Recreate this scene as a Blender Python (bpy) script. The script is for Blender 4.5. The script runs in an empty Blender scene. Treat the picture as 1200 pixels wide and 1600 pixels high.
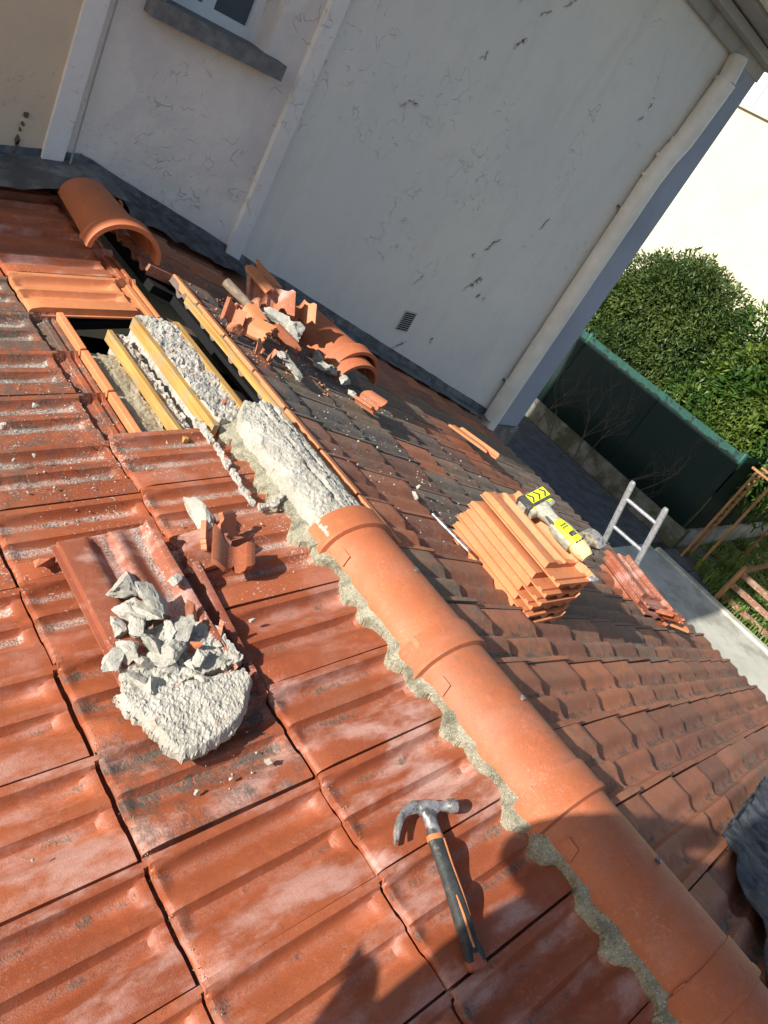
import bpy, bmesh, math, random
from mathutils import Vector, Matrix, noise
random.seed(7)
sc = bpy.context.scene
C = sc.collection
R = math.radians

# ------------------------------------------------------------------ camera
CAM = Vector((-1.6641, 0.1785, 1.1125))
YAW, PITCH, ROLL, FPX = 0.9747, 0.4791, 0.5646, 1194.5
fwd = Vector((math.sin(YAW)*math.cos(PITCH), math.cos(YAW)*math.cos(PITCH), -math.sin(PITCH)))
rt0 = Vector((math.cos(YAW), -math.sin(YAW), 0)); up0 = rt0.cross(fwd)
rt = rt0*math.cos(ROLL) + up0*math.sin(ROLL); up = up0*math.cos(ROLL) - rt0*math.sin(ROLL)
cd = bpy.data.cameras.new('camera'); cam = bpy.data.objects.new('camera', cd); C.objects.link(cam)
cam.matrix_world = Matrix(((rt.x, up.x, -fwd.x, CAM.x), (rt.y, up.y, -fwd.y, CAM.y), (rt.z, up.z, -fwd.z, CAM.z), (0, 0, 0, 1)))
cd.sensor_fit = 'VERTICAL'; cd.sensor_height = 36; cd.lens = FPX/1600*36
cd.clip_start = 0.02; cd.clip_end = 400
sc.camera = cam

# ------------------------------------------------------------------ sky, sun, exposure
SUN = Vector((1, -0.065, -0.485)).normalized()
w = bpy.data.worlds.new('World'); sc.world = w; w.use_nodes = True
nt = w.node_tree; bg = nt.nodes['Background']
sky = nt.nodes.new('ShaderNodeTexSky'); sky.sky_type = 'NISHITA'; sky.sun_disc = False
elev = math.asin(-SUN.z); toward = -SUN
sky.sun_elevation = elev; sky.sun_rotation = math.atan2(toward.x, toward.y)
sky.air_density = 1.0; sky.dust_density = 1.5; sky.ozone_density = 1.0
nt.links.new(sky.outputs[0], bg.inputs[0]); bg.inputs[1].default_value = 0.090
sl = bpy.data.lights.new('sun', 'SUN'); so = bpy.data.objects.new('sun', sl); C.objects.link(so)
sl.energy = 5.0; sl.angle = R(0.55); sl.color = (1, 0.955, 0.89)
so.rotation_euler = SUN.to_track_quat('-Z', 'Y').to_euler(); so.location = (-20, 2, 12)
vs = sc.view_settings
vs.view_transform = 'Standard'; vs.look = 'None'; vs.gamma = 1; vs.use_curve_mapping = False; vs.exposure = 0.56

# ------------------------------------------------------------------ helpers
def link(o, parent=None):
    C.objects.link(o)
    if parent is not None: o.parent = parent
    return o
def mesh_obj(name, verts, faces, mat, parent=None, smooth=False, sharp=None, attr=None):
    me = bpy.data.meshes.new(name); me.from_pydata([tuple(v) for v in verts], [], faces); me.update()
    if smooth:
        me.polygons.foreach_set('use_smooth', [True]*len(me.polygons))
        if sharp: me.set_sharp_from_angle(angle=R(sharp))
    if attr:
        a = me.attributes.new('chan', 'FLOAT', 'POINT'); a.data.foreach_set('value', attr)
    if mat: me.materials.append(mat)
    return link(bpy.data.objects.new(name, me), parent)
def bm_obj(name, bm, mat, parent=None, smooth=False, sharp=35, bevel=0, segs=2):
    if bevel:
        bmesh.ops.bevel(bm, geom=[e for e in bm.edges if e.is_manifold and e.calc_face_angle(0) > R(25)], offset=bevel, segments=segs, affect='EDGES', profile=0.5)
    bmesh.ops.recalc_face_normals(bm, faces=bm.faces)
    me = bpy.data.meshes.new(name); bm.to_mesh(me); bm.free()
    if smooth:
        me.polygons.foreach_set('use_smooth', [True]*len(me.polygons)); me.set_sharp_from_angle(angle=R(sharp))
    if mat: me.materials.append(mat)
    return link(bpy.data.objects.new(name, me), parent)
def tag(o, label=None, cat=None, group=None, kind=None, **kw):
    if label: o['label'] = label
    if cat: o['category'] = cat
    if group: o['group'] = group
    if kind: o['kind'] = kind
    for k, v in kw.items(): o[k] = float(v)
    return o
def empty(name, loc=(0, 0, 0), rot=None):
    o = bpy.data.objects.new(name, None); o.empty_display_size = .05; link(o); o.location = loc
    if rot is not None: o.rotation_euler = rot
    return o
def bbox(bm, x0, x1, y0, y1, z0, z1, M=None):
    vs_ = [bm.verts.new(p) for p in ((x0,y0,z0),(x1,y0,z0),(x1,y1,z0),(x0,y1,z0),(x0,y0,z1),(x1,y0,z1),(x1,y1,z1),(x0,y1,z1))]
    for f in ((3,2,1,0),(4,5,6,7),(0,1,5,4),(1,2,6,5),(2,3,7,6),(3,0,4,7)): bm.faces.new([vs_[i] for i in f])
    if M is not None: bmesh.ops.transform(bm, matrix=M, verts=vs_)
    return vs_
def box(name, x0, x1, y0, y1, z0, z1, mat, parent=None, bevel=0, M=None):
    bm = bmesh.new(); bbox(bm, x0, x1, y0, y1, z0, z1, M); return bm_obj(name, bm, mat, parent, bevel=bevel)
def sweep(bm, pts, rads, seg=12, upv=Vector((0, 0, 1)), cap=True, power=1.0):
    """tube through pts; rads = (a,b) half sizes: a sideways, b along upv"""
    rings = []; n = len(pts); pts = [Vector(p) for p in pts]
    for i, p in enumerate(pts):
        t = (pts[min(i+1, n-1)] - pts[max(i-1, 0)]).normalized()
        s = t.cross(upv)
        if s.length < .3: s = t.cross(Vector((0, 1, 0)))
        s.normalize(); u = s.cross(t).normalized()
        r = rads[i] if isinstance(rads, list) else rads
        a, b = r if isinstance(r, tuple) else (r, r)
        ring = []
        for k in range(seg):
            an = 2*math.pi*k/seg; c, d = math.cos(an), math.sin(an)
            c = math.copysign(abs(c)**power, c); d = math.copysign(abs(d)**power, d)
            ring.append(bm.verts.new(p + s*a*c + u*b*d))
        rings.append(ring)
    for i in range(n-1):
        for k in range(seg):
            bm.faces.new((rings[i][k], rings[i][(k+1) % seg], rings[i+1][(k+1) % seg], rings[i+1][k]))
    if cap: bm.faces.new(rings[0][::-1]); bm.faces.new(rings[-1])
def tube(name, pts, rads, mat, parent=None, seg=12, upv=Vector((0, 0, 1)), power=1.0, sharp=50):
    bm = bmesh.new(); sweep(bm, pts, rads, seg, upv, power=power); return bm_obj(name, bm, mat, parent, smooth=True, sharp=sharp)
def prism(bm, outline, z0, z1, M=None):
    a = [bm.verts.new((x, y, z0)) for x, y in outline]; b = [bm.verts.new((x, y, z1)) for x, y in outline]
    bm.faces.new(a[::-1]); bm.faces.new(b); n = len(outline)
    for i in range(n): bm.faces.new((a[i], a[(i+1) % n], b[(i+1) % n], b[i]))
    if M is not None: bmesh.ops.transform(bm, matrix=M, verts=a+b)
def inpoly(x, y, P):
    c = False; j = len(P)-1
    for i in range(len(P)):
        if (P[i][1] > y) != (P[j][1] > y) and x < (P[j][0]-P[i][0])*(y-P[i][1])/(P[j][1]-P[i][1]) + P[i][0]: c = not c
        j = i
    return c
def fbm(x, y, z=0, o=4): return noise.fractal(Vector((x, y, z)), 0.9, 2.1, o)
def rough(name, inside, top, bot, x0, x1, y0, y1, step, mat, parent=None, jit=.35, seed=0, smooth=False):
    """broken slab: grid cells kept where inside(x,y); top / bottom heights from functions; jittered jagged rim"""
    nx = int((x1-x0)/step)+1; ny = int((y1-y0)/step)+1; rnd = random.Random(seed)
    cells = {(i, j) for i in range(nx) for j in range(ny) if inside(x0+(i+.5)*step, y0+(j+.5)*step)}
    vt = {}; vb = {}; V = []; F = []
    rim = {}                      # rim vertices: relax the stair-steps of the grid into a ragged but continuous edge
    for (i, j) in cells:
        for d, a, b in (((0, -1), (i, j), (i+1, j)), ((1, 0), (i+1, j), (i+1, j+1)), ((0, 1), (i+1, j+1), (i, j+1)), ((-1, 0), (i, j+1), (i, j))):
            if (i+d[0], j+d[1]) not in cells: rim.setdefault(a, set()).add(b); rim.setdefault(b, set()).add(a)
    pos = {a: (float(a[0]), float(a[1])) for a in rim}
    for _ in range(4):
        pos = {a: ((pos[a][0]+sum(pos[b][0] for b in nb_)/len(nb_))/2, (pos[a][1]+sum(pos[b][1] for b in nb_)/len(nb_))/2) for a, nb_ in rim.items()}
    def P(i, j):
        if (i, j) not in vt:
            fi, fj = pos.get((i, j), (i, j))
            x = x0+fi*step+(rnd.random()-.5)*step*2*jit; y = y0+fj*step+(rnd.random()-.5)*step*2*jit
            t = top(x, y); b = bot(x, y)
            vt[i, j] = len(V); V.append((x, y, max(t, b+.0005))); vb[i, j] = len(V); V.append((x+(rnd.random()-.5)*step*.35, y+(rnd.random()-.5)*step*.35, b))
    for (i, j) in cells:
        for a, b in ((i, j), (i+1, j), (i+1, j+1), (i, j+1)): P(a, b)
        q = ((i, j), (i+1, j), (i+1, j+1), (i, j+1))
        F.append(tuple(vt[k] for k in q))
        for (d, a, b) in (((0, -1), q[0], q[1]), ((1, 0), q[1], q[2]), ((0, 1), q[2], q[3]), ((-1, 0), q[3], q[0])):
            if (i+d[0], j+d[1]) not in cells: F.append((vb[a], vb[b], vt[b], vt[a]))
    return mesh_obj(name, V, F, mat, parent, smooth=smooth, sharp=60)
def chunk_mesh(name, seed, sub=2, amp=.16, npts=13, sx=1, sy=1, sz=.7):
    rnd = random.Random(seed); bm = bmesh.new()
    for _ in range(npts):
        v = Vector((rnd.gauss(0, 1), rnd.gauss(0, 1), rnd.gauss(0, 1))).normalized()*rnd.uniform(.75, 1.1)
        bm.verts.new((v.x*sx, v.y*sy, v.z*sz))
    r = bmesh.ops.convex_hull(bm, input=bm.verts[:])
    bmesh.ops.delete(bm, geom=list({g for g in r['geom_interior'] if isinstance(g, bmesh.types.BMVert)}), context='VERTS')
    bmesh.ops.triangulate(bm, faces=bm.faces[:])
    for _ in range(sub): bmesh.ops.subdivide_edges(bm, edges=bm.edges[:], cuts=1, use_grid_fill=True)
    bm.normal_update()
    for v in bm.verts:
        n = noise.fractal(v.co*2.0+Vector((seed*3.1, 0, 0)), 1.0, 2.3, 5)+.45*noise.fractal(v.co*7+Vector((0, seed*1.7, 0)), .9, 2.2, 4)
        v.co += v.normal*n*amp
    bmesh.ops.recalc_face_normals(bm, faces=bm.faces)
    me = bpy.data.meshes.new(name); bm.to_mesh(me); bm.free()
    if sub > 1: 
        me.polygons.foreach_set('use_smooth', [True]*len(me.polygons)); me.set_sharp_from_angle(angle=R(28))
    return me

# ------------------------------------------------------------------ materials
def newmat(name):
    m = bpy.data.materials.new(name); m.use_nodes = True; n = m.node_tree
    return m, n, n.nodes['Principled BSDF']
class NT:
    def __init__(s, n): s.n = n; s.l = n.links; s.pos = None
    def P(s):
        if s.pos is None: s.pos = s.n.nodes.new('ShaderNodeNewGeometry').outputs['Position']
        return s.pos
    def obj(s): return s.n.nodes.new('ShaderNodeTexCoord').outputs['Object']
    def noise(s, sc_, det=4, rough=.55, vec=None, stretch=None, off=None):
        v = vec or s.P()
        if stretch or off:
            mp = s.n.nodes.new('ShaderNodeMapping'); s.l.new(v, mp.inputs[0])
            if stretch: mp.inputs['Scale'].default_value = stretch
            if off: mp.inputs['Location'].default_value = off
            v = mp.outputs[0]
        t = s.n.nodes.new('ShaderNodeTexNoise'); s.l.new(v, t.inputs['Vector'])
        t.inputs['Scale'].default_value = sc_; t.inputs['Detail'].default_value = det; t.inputs['Roughness'].default_value = rough
        return t.outputs['Fac']
    def voro(s, sc_, vec=None, feat='F1', out='Distance'):
        t = s.n.nodes.new('ShaderNodeTexVoronoi'); s.l.new(vec or s.P(), t.inputs['Vector']); t.inputs['Scale'].default_value = sc_; t.feature = feat
        return t.outputs[out]
    def ramp(s, f, a, b, smooth=True):
        m = s.n.nodes.new('ShaderNodeMapRange'); m.interpolation_type = 'SMOOTHSTEP' if smooth else 'LINEAR'
        s.inp(m.inputs['Value'], f); m.inputs['From Min'].default_value = a; m.inputs['From Max'].default_value = b
        return m.outputs['Result']
    def inp(s, sock, v):
        if isinstance(v, (int, float)): sock.default_value = v
        elif isinstance(v, tuple): sock.default_value = v if len(v) == 4 else (*v, 1)
        else: s.l.new(v, sock)
    def m(s, op, a, b=0.0, clamp=False):
        n = s.n.nodes.new('ShaderNodeMath'); n.operation = op; n.use_clamp = clamp; s.inp(n.inputs[0], a); s.inp(n.inputs[1], b); return n.outputs[0]
    def mix(s, f, a, b, mode='MIX'):
        n = s.n.nodes.new('ShaderNodeMix'); n.data_type = 'RGBA'; n.blend_type = mode; n.clamp_factor = True
        s.inp(n.inputs[0], f); s.inp(n.inputs[6], a); s.inp(n.inputs[7], b); return n.outputs[2]
    def attr(s, name, typ='OBJECT'):
        a = s.n.nodes.new('ShaderNodeAttribute'); a.attribute_type = typ; a.attribute_name = name; return a.outputs['Fac']
    def rand(s): return s.n.nodes.new('ShaderNodeObjectInfo').outputs['Random']
    def sep(s, v=None):
        n = s.n.nodes.new('ShaderNodeSeparateXYZ'); s.l.new(v or s.P(), n.inputs[0]); return n.outputs
    def bump(s, h, dist, bsdf, strength=1.0, prev=None):
        b = s.n.nodes.new('ShaderNodeBump'); s.inp(b.inputs['Height'], h); b.inputs['Distance'].default_value = dist; b.inputs['Strength'].default_value = strength
        if prev is not None: s.l.new(prev, b.inputs['Normal'])
        if bsdf is not None: s.l.new(b.outputs[0], bsdf.inputs['Normal'])
        return b.outputs[0]
def plain(name, col, rough=.6, metal=0, var=.15, vs_=30, bump=0.0, bs=60, spec=.4, col2=None, t=(.45, .6)):
    m, n, b = newmat(name); k = NT(n)
    f = k.noise(vs_, 5, .6)
    dark = tuple(c*(1-var) for c in col); lite = tuple(min(1, c*(1+var)) for c in col)
    c = k.mix(k.ramp(f, .3, .7), dark, lite)
    if col2: c = k.mix(k.ramp(k.noise(vs_*.6, 6, .65, off=(3, 7, 1)), *t), c, col2)
    k.inp(b.inputs['Base Color'], c); b.inputs['Roughness'].default_value = rough; b.inputs['Metallic'].default_value = metal
    b.inputs['Specular IOR Level'].default_value = spec
    if bump: k.bump(k.noise(bs, 5, .65), bump, b)
    return m
def clay(name, A, B, gloss=.62, dirtcol=(.075, .068, .05), wearcol=(.060, .052, .042)):
    """fired clay: per-tile hue, soft blotches, pale bloom ('pale'), dark lichen ('wear'), dirt in the channels ('chan')"""
    m, n, b = newmat(name); k = NT(n)
    r = k.rand(); c = k.mix(r, A, B)
    c = k.mix(k.m('MULTIPLY', k.ramp(k.noise(5, 4, .6), .35, .7), .35), c, tuple(x*.72 for x in A))
    c = k.mix(k.m('MULTIPLY', k.ramp(k.noise(28, 6, .7), .5, .75), .35), c, tuple(min(1, x*1.45) for x in B))
    c = k.mix(k.m('MULTIPLY', k.ramp(k.noise(2.2, 5, .7, off=(6, 3, 2)), .5, .68), .30), c, (.30, .17, .11))
    c = k.mix(k.m('MULTIPLY', k.ramp(k.noise(300, 2, .5), .60, .72), .5), c, tuple(x*.35 for x in A))
    g = k.sep(); 
    # pale bloom in streaks running down the slope
    pn = k.noise(7, 5, .62, stretch=(.7, 1.6, 1)); pn2 = k.noise(160, 2, .5)
    pm = k.m('MULTIPLY', k.ramp(pn, .47, .66), k.attr('pale'))
    pm = k.m('MULTIPLY', pm, k.m('ADD', .55, k.m('MULTIPLY', pn2, .6)), True)
    c = k.mix(pm, c, (.58, .36, .30))
    chan = k.attr('chan', 'GEOMETRY'); wear = k.attr('wear')
    dn = k.noise(14, 6, .7, off=(2, 5, 0)); d2 = k.noise(70, 4, .7)
    dm = k.m('MULTIPLY', k.ramp(k.m('ADD', k.m('ADD', k.m('MULTIPLY', chan, .27), dn), k.m('MULTIPLY', k.m('SUBTRACT', wear, .5), .36)), .62, .84), k.ramp(d2, .3, .55))
    c = k.mix(k.m('MULTIPLY', dm, .92), c, dirtcol)
    # lichen film on worn tiles
    wm = k.m('MULTIPLY', k.ramp(k.m('ADD', k.noise(22, 7, .75, off=(9, 1, 4)), k.m('MULTIPLY', k.m('SUBTRACT', wear, .6), .55)), .42, .72), k.ramp(wear, .2, .6))
    wc = k.mix(k.noise(90, 3, .6), wearcol, tuple(x*2.4 for x in wearcol))
    c = k.mix(k.m('MULTIPLY', wm, .9), c, wc)
    # white specks of mortar dust and lime
    dust = k.attr('dust')
    sm = k.m('MULTIPLY', k.ramp(k.m('ADD', k.noise(150, 3, .6, off=(1, 1, 1)), k.m('MULTIPLY', k.noise(6, 3), .55)), .91, .99), k.m('ADD', .04, k.m('MULTIPLY', dust, 1.0)), True)
    dsm = k.m('MULTIPLY', k.ramp(k.m('ADD', k.m('MULTIPLY', k.noise(9, 5, .7, off=(5, 5, 2)), .8), k.m('MULTIPLY', chan, .35)), .52, .80), dust)
    dsm = k.m('MULTIPLY', dsm, k.ramp(k.noise(240, 2, .5), .35, .62))
    c = k.mix(k.m('MAXIMUM', sm, dsm), c, (.55, .50, .44))
    c = k.mix(k.m('MULTIPLY', k.attr('grey'), k.ramp(k.noise(12, 5, .6), .25, .6)), c, k.mix(k.noise(60, 5, .7), (.07, .066, .06), (.19, .18, .165)))
    k.inp(b.inputs['Base Color'], c)
    k.inp(b.inputs['Roughness'], k.m('ADD', gloss, k.m('MULTIPLY', k.m('MAXIMUM', dm, wm), .25), True))
    b.inputs['Specular IOR Level'].default_value = .42
    p = k.bump(k.noise(45, 5, .6), .0012, None)
    p = k.bump(k.noise(420, 3, .6), .0009, None, 1, p)
    k.bump(k.m('MAXIMUM', dm, wm), .0012, b, 1, p)
    return m
M = {}
M['clay'] = clay('clay_red', (.31, .080, .033), (.41, .115, .046), gloss=.45)
M['clay_new'] = clay('clay_orange', (.60, .215, .088), (.69, .265, .11), gloss=.6)
M['clay_ridge'] = clay('clay_ridge', (.42, .122, .050), (.54, .170, .070), gloss=.58)
M['clay_right'] = clay('clay_weathered', (.24, .098, .060), (.52, .190, .088), gloss=.75, wearcol=(.12, .098, .072))
M['clay_old'] = clay('clay_old', (.25, .07, .038), (.33, .10, .05), gloss=.6)
def mortar(name, a, b_, stones=None, bump=.004, sc_=60):
    m, n, b = newmat(name); k = NT(n)
    c = k.mix(k.ramp(k.noise(11, 6, .65), .35, .68), a, b_)
    c = k.mix(k.m('MULTIPLY', k.ramp(k.noise(sc_*2.2, 4, .7), .52, .72), .6), c, tuple(x*.55 for x in a))
    if stones:
        v = k.voro(260); col = k.voro(260, out='Color'); s = k.sep(col)
        c = k.mix(k.m('MULTIPLY', k.ramp(v, .45, .2), k.ramp(s[0], .55, .8)), c, stones)
        c = k.mix(k.m('MULTIPLY', k.ramp(v, .5, .25), k.ramp(s[1], .6, .85)), c, (.62, .58, .42))
    red = k.attr('red')
    c = k.mix(k.m('MULTIPLY', k.ramp(k.noise(24, 4, .6, off=(7, 7, 7)), .62, .68), red), c, (.42, .13, .06))
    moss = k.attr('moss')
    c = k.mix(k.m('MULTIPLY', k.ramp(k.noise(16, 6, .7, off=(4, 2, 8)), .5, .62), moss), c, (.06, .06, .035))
    k.inp(b.inputs['Base Color'], c); b.inputs['Roughness'].default_value = .95; b.inputs['Specular IOR Level'].default_value = .15
    p = k.bump(k.noise(sc_, 7, .72), bump*1.1, None)
    k.bump(k.noise(330, 3, .6), bump*.3, b, 1, p)
    return m
M['mortar'] = mortar('grey_mortar', (.40, .38, .32), (.53, .505, .44))
M['mortar_old'] = mortar('pebbled_mortar', (.27, .25, .18), (.40, .375, .28), stones=(.10, .09, .05), bump=.003)
M['mortar_white'] = mortar('pale_mortar', (.40, .375, .32), (.54, .51, .45), bump=.003)
M['mortar_floor'] = mortar('attic_mortar', (.36, .31, .21), (.5, .44, .32), bump=.004)
def wood(name, a, b_, axis=1, rough=.7, weather=None):
    m, n, b = newmat(name); k = NT(n)
    st = [22, 22, 22]; st[axis] = 1.2
    g = k.noise(3.0, 6, .6, stretch=tuple(st))
    c = k.mix(k.ramp(g, .35, .68), a, b_)
    if weather: c = k.mix(k.ramp(k.noise(14, 6, .7), .48, .66), c, weather)
    k.inp(b.inputs['Base Color'], c); b.inputs['Roughness'].default_value = rough; b.inputs['Specular IOR Level'].default_value = .25
    k.bump(g, .0018, b); return m
M['timber'] = wood('yellow_timber', (.36, .20, .055), (.58, .34, .10), weather=(.33, .26, .17))
M['timber_old'] = wood('grey_timber', (.16, .12, .085), (.28, .22, .16))
M['rail_wood'] = wood('red_brown_wood', (.17, .075, .045), (.30, .17, .11), weather=(.36, .28, .2))
M['trellis_wood'] = wood('trellis_wood', (.22, .11, .05), (.42, .22, .09), axis=2)
def plaster(name, a, b_, bump=.004, patch=None, ps=2.2, streak=None):
    m, n, b = newmat(name); k = NT(n)
    c = k.mix(k.ramp(k.noise(.9, 4, .6), .38, .66), a, b_)
    c = k.mix(k.m('MULTIPLY', k.ramp(k.noise(7, 6, .7), .45, .75), .22), c, tuple(x*.72 for x in a))
    if patch: c = k.mix(k.m('MULTIPLY', k.ramp(k.noise(ps, 7, .6, off=(3, 3, 3)), .52, .57), .55), c, patch)
    if streak: c = k.mix(k.m('MULTIPLY', k.ramp(k.noise(5, 5, .7, stretch=(1, 1, .18)), .5, .72), .5), c, streak)
    # hairline crazing in patches
    wv = n.nodes.new('ShaderNodeVectorMath'); wv.operation = 'ADD'; nz = n.nodes.new('ShaderNodeTexNoise'); nz.inputs['Scale'].default_value = 9; n.links.new(k.P(), nz.inputs['Vector'])
    sc2 = n.nodes.new('ShaderNodeVectorMath'); sc2.operation = 'SCALE'; sc2.inputs['Scale'].default_value = .22; n.links.new(nz.outputs['Color'], sc2.inputs[0]); n.links.new(k.P(), wv.inputs[0]); n.links.new(sc2.outputs[0], wv.inputs[1])
    ve = k.voro(7, vec=wv.outputs[0], feat='DISTANCE_TO_EDGE'); ln = k.ramp(ve, .022, .004)
    ln = k.m('MULTIPLY', ln, k.ramp(k.noise(1.5, 3, .6, off=(2, 0, 9)), .50, .62)); ln = k.m('MULTIPLY', ln, k.ramp(k.noise(11, 3, .6, off=(4, 4, 4)), .45, .6))
    c = k.mix(k.m('MULTIPLY', ln, .45), c, tuple(x*.45 for x in a))
    k.inp(b.inputs['Base Color'], c); b.inputs['Roughness'].default_value = .9; b.inputs['Specular IOR Level'].default_value = .2
    p = k.bump(k.noise(9, 6, .6), bump*1.6, None)
    p = k.bump(ln, .003, None, -1 if False else 1, p)
    # clusters where the paint blisters
    cl = k.m('MULTIPLY', k.ramp(k.noise(1.7, 2, .5, off=(11, 0, 5)), .5, .7), k.ramp(k.noise(34, 3, .5), .60, .72))
    p = k.bump(cl, .003, None, 1, p)
    k.bump(k.noise(190, 4, .6), bump*.4, b, 1, p); return m
M['wall_smooth'] = plaster('grey_cream_paint', (.80, .775, .71), (.74, .73, .70), bump=.002, streak=(.66, .64, .58))
M['wall_cream'] = plaster('cream_render', (.72, .58, .42), (.64, .53, .42), bump=.003)
M['wall_rough'] = plaster('patched_render', (.86, .78, .73), (.66, .62, .61), bump=.007, patch=(.88, .82, .74))
M['band'] = plaster('white_band_paint', (.82, .80, .78), (.74, .72, .71), bump=.004)
M['pilaster'] = plaster('blue_grey_paint', (.38, .41, .50), (.32, .35, .43), bump=.004)
M['cornice'] = plaster('cornice_paint', (.48, .46, .43), (.38, .37, .36), bump=.003, streak=(.2, .19, .17))
M['neighbour'] = plaster('cream_neighbour', (.60, .565, .41), (.56, .53, .38), bump=.002)
M['facade'] = plaster('pale_facade', (.72, .74, .78), (.66, .69, .74), bump=.001)
M['lead'] = plain('lead_flashing', (.135, .15, .17), .5, .25, .35, 14, .003, 25, col2=(.07, .075, .085))
M['zinc'] = plain('zinc_sheet', (.20, .215, .215), .5, .35, .3, 9, .004, 20, col2=(.10, .11, .12))
M['felt'] = plain('dark_roof_felt', (.045, .05, .058), .8, 0, .4, 24, .004, 60, col2=(.09, .10, .115))
M['pipe'] = plain('grey_white_pipe', (.74, .72, .66), .5, 0, .08, 6, .001, 30, col2=(.66, .63, .56), t=(.5, .7))
M['stone'] = plain('grey_sill_stone', (.17, .172, .175), .85, 0, .25, 20, .003, 80)
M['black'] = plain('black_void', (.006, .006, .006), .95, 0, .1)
M['dark_crack'] = plain('crack_shadow_plaster', (.07, .06, .05), .95, 0, .3, 80)
M['concrete'] = plain('garden_concrete', (.56, .54, .45), .92, 0, .10, 2, .001, 20, col2=(.37, .36, .29), t=(.48, .62))
M['concrete_dark'] = plain('mossy_concrete', (.15, .145, .12), .95, 0, .35, 3, .012, 8, col2=(.07, .075, .04))
M['slab'] = plain('paving_and_shaded_yard', (.10, .10, .10), .9, 0, .25, 4, .004, 20)  # dark slabs; on the side yard this tone stands for shade
M['soil'] = plain('garden_soil', (.045, .04, .025), .95, 0, .4, 5, .02, 12, col2=(.04, .07, .02))
M['net'] = plain('green_windbreak', (.0025, .016, .013), .7, 0, .25, 22, .002, 90)  # net green darkened to carry the shade on the fence
M['cap_and_lit_top'] = plain('green_cap_and_lit_top', (.010, .065, .047), .55, 0, .2, 10)  # post caps, and the net's sunlit upper edge as a paler green
M['alu'] = plain('aluminium', (.62, .63, .65), .38, .75, .2, 40, .0008, 90, col2=(.42, .42, .40), t=(.55, .7))
M['steel'] = plain('worn_steel', (.55, .53, .50), .42, .7, .3, 60, .0006, 120, col2=(.17, .16, .155), t=(.45, .62))
M['rubber'] = plain('dark_rubber', (.045, .047, .045), .6, 0, .3, 60, .0008, 160, col2=(.16, .15, .13), t=(.58, .75))
M['orange'] = plain('orange_plastic', (.50, .19, .07), .5, 0, .2, 50, 0, col2=(.35, .2, .12), t=(.6, .75))
M['lime'] = plain('lime_plastic', (.66, .68, .03), .45, 0, .1, 60, col2=(.5, .5, .3), t=(.6, .75))
M['tool_grey'] = plain('dusty_grey_plastic', (.34, .34, .27), .6, 0, .25, 60, .0006, 120, col2=(.55, .52, .40), t=(.5, .7))
M['tool_dark'] = plain('dark_grey_plastic', (.06, .06, .06), .5, 0, .3, 60, col2=(.25, .24, .2), t=(.55, .75))
M['tool_cream'] = plain('dust_caked_casing', (.62, .52, .28), .7, 0, .2, 60, .0008, 120)
M['white'] = plain('white_paint', (.75, .76, .78), .4, 0, .05, 10)
M['bar'] = plain('grey_iron', (.12, .125, .13), .5, .4, .3, 50, .001, 80, col2=(.2, .19, .17))
M['cable'] = plain('grey_cable', (.30, .29, .28), .6, 0, .1)
M['brick'] = clay('broken_brick', (.48, .15, .07), (.58, .22, .11), gloss=.75)
M['bark'] = plain('bark', (.10, .08, .06), .9, 0, .3, 20, .004, 40)
m, n, b = newmat('window_glass'); b.inputs['Base Color'].default_value = (.05, .08, .11, 1); b.inputs['Roughness'].default_value = .04; b.inputs['Specular IOR Level'].default_value = .8; M['glass'] = m
def leafmat(name, a, b_, c_):
    m, n, b = newmat(name); k = NT(n)
    r = k.attr('chan', 'GEOMETRY')
    c = k.mix(k.ramp(r, 0, .75, False), a, b_); c = k.mix(k.ramp(r, .88, .98), c, c_)
    c = k.mix(k.m('MULTIPLY', k.ramp(k.noise(1.1, 3, .6), .45, .65), .5), c, c_)
    k.inp(b.inputs['Base Color'], c); b.inputs['Roughness'].default_value = .42; b.inputs['Specular IOR Level'].default_value = .3
    tr = n.nodes.new('ShaderNodeBsdfTranslucent'); k.inp(tr.inputs[0], k.mix(.5, c, (.16, .25, .03)))
    mx = n.nodes.new('ShaderNodeMixShader'); mx.inputs[0].default_value = .22
    n.links.new(b.outputs[0], mx.inputs[1]); n.links.new(tr.outputs[0], mx.inputs[2]); n.links.new(mx.outputs[0], n.nodes['Material Output'].inputs[0])
    return m
M['leaf'] = leafmat('laurel_leaf', (.028, .055, .017), (.07, .115, .028), (.14, .18, .045))
M['leaf2'] = leafmat('bright_laurel_leaf', (.02, .055, .012), (.055, .12, .02), (.18, .24, .04))
M['grass'] = leafmat('grass_blade', (.06, .12, .02), (.14, .24, .04), (.25, .32, .08))
for q in ('person_jacket', 'person_jeans', 'person_skin', 'person_hair', 'person_shoe'):
    M[q] = plain(q, {'person_jacket': (.04, .045, .06), 'person_jeans': (.06, .08, .14), 'person_skin': (.5, .3, .22), 'person_hair': (.03, .02, .015), 'person_shoe': (.05, .05, .05)}[q], .8, 0, .1, 20)
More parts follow.
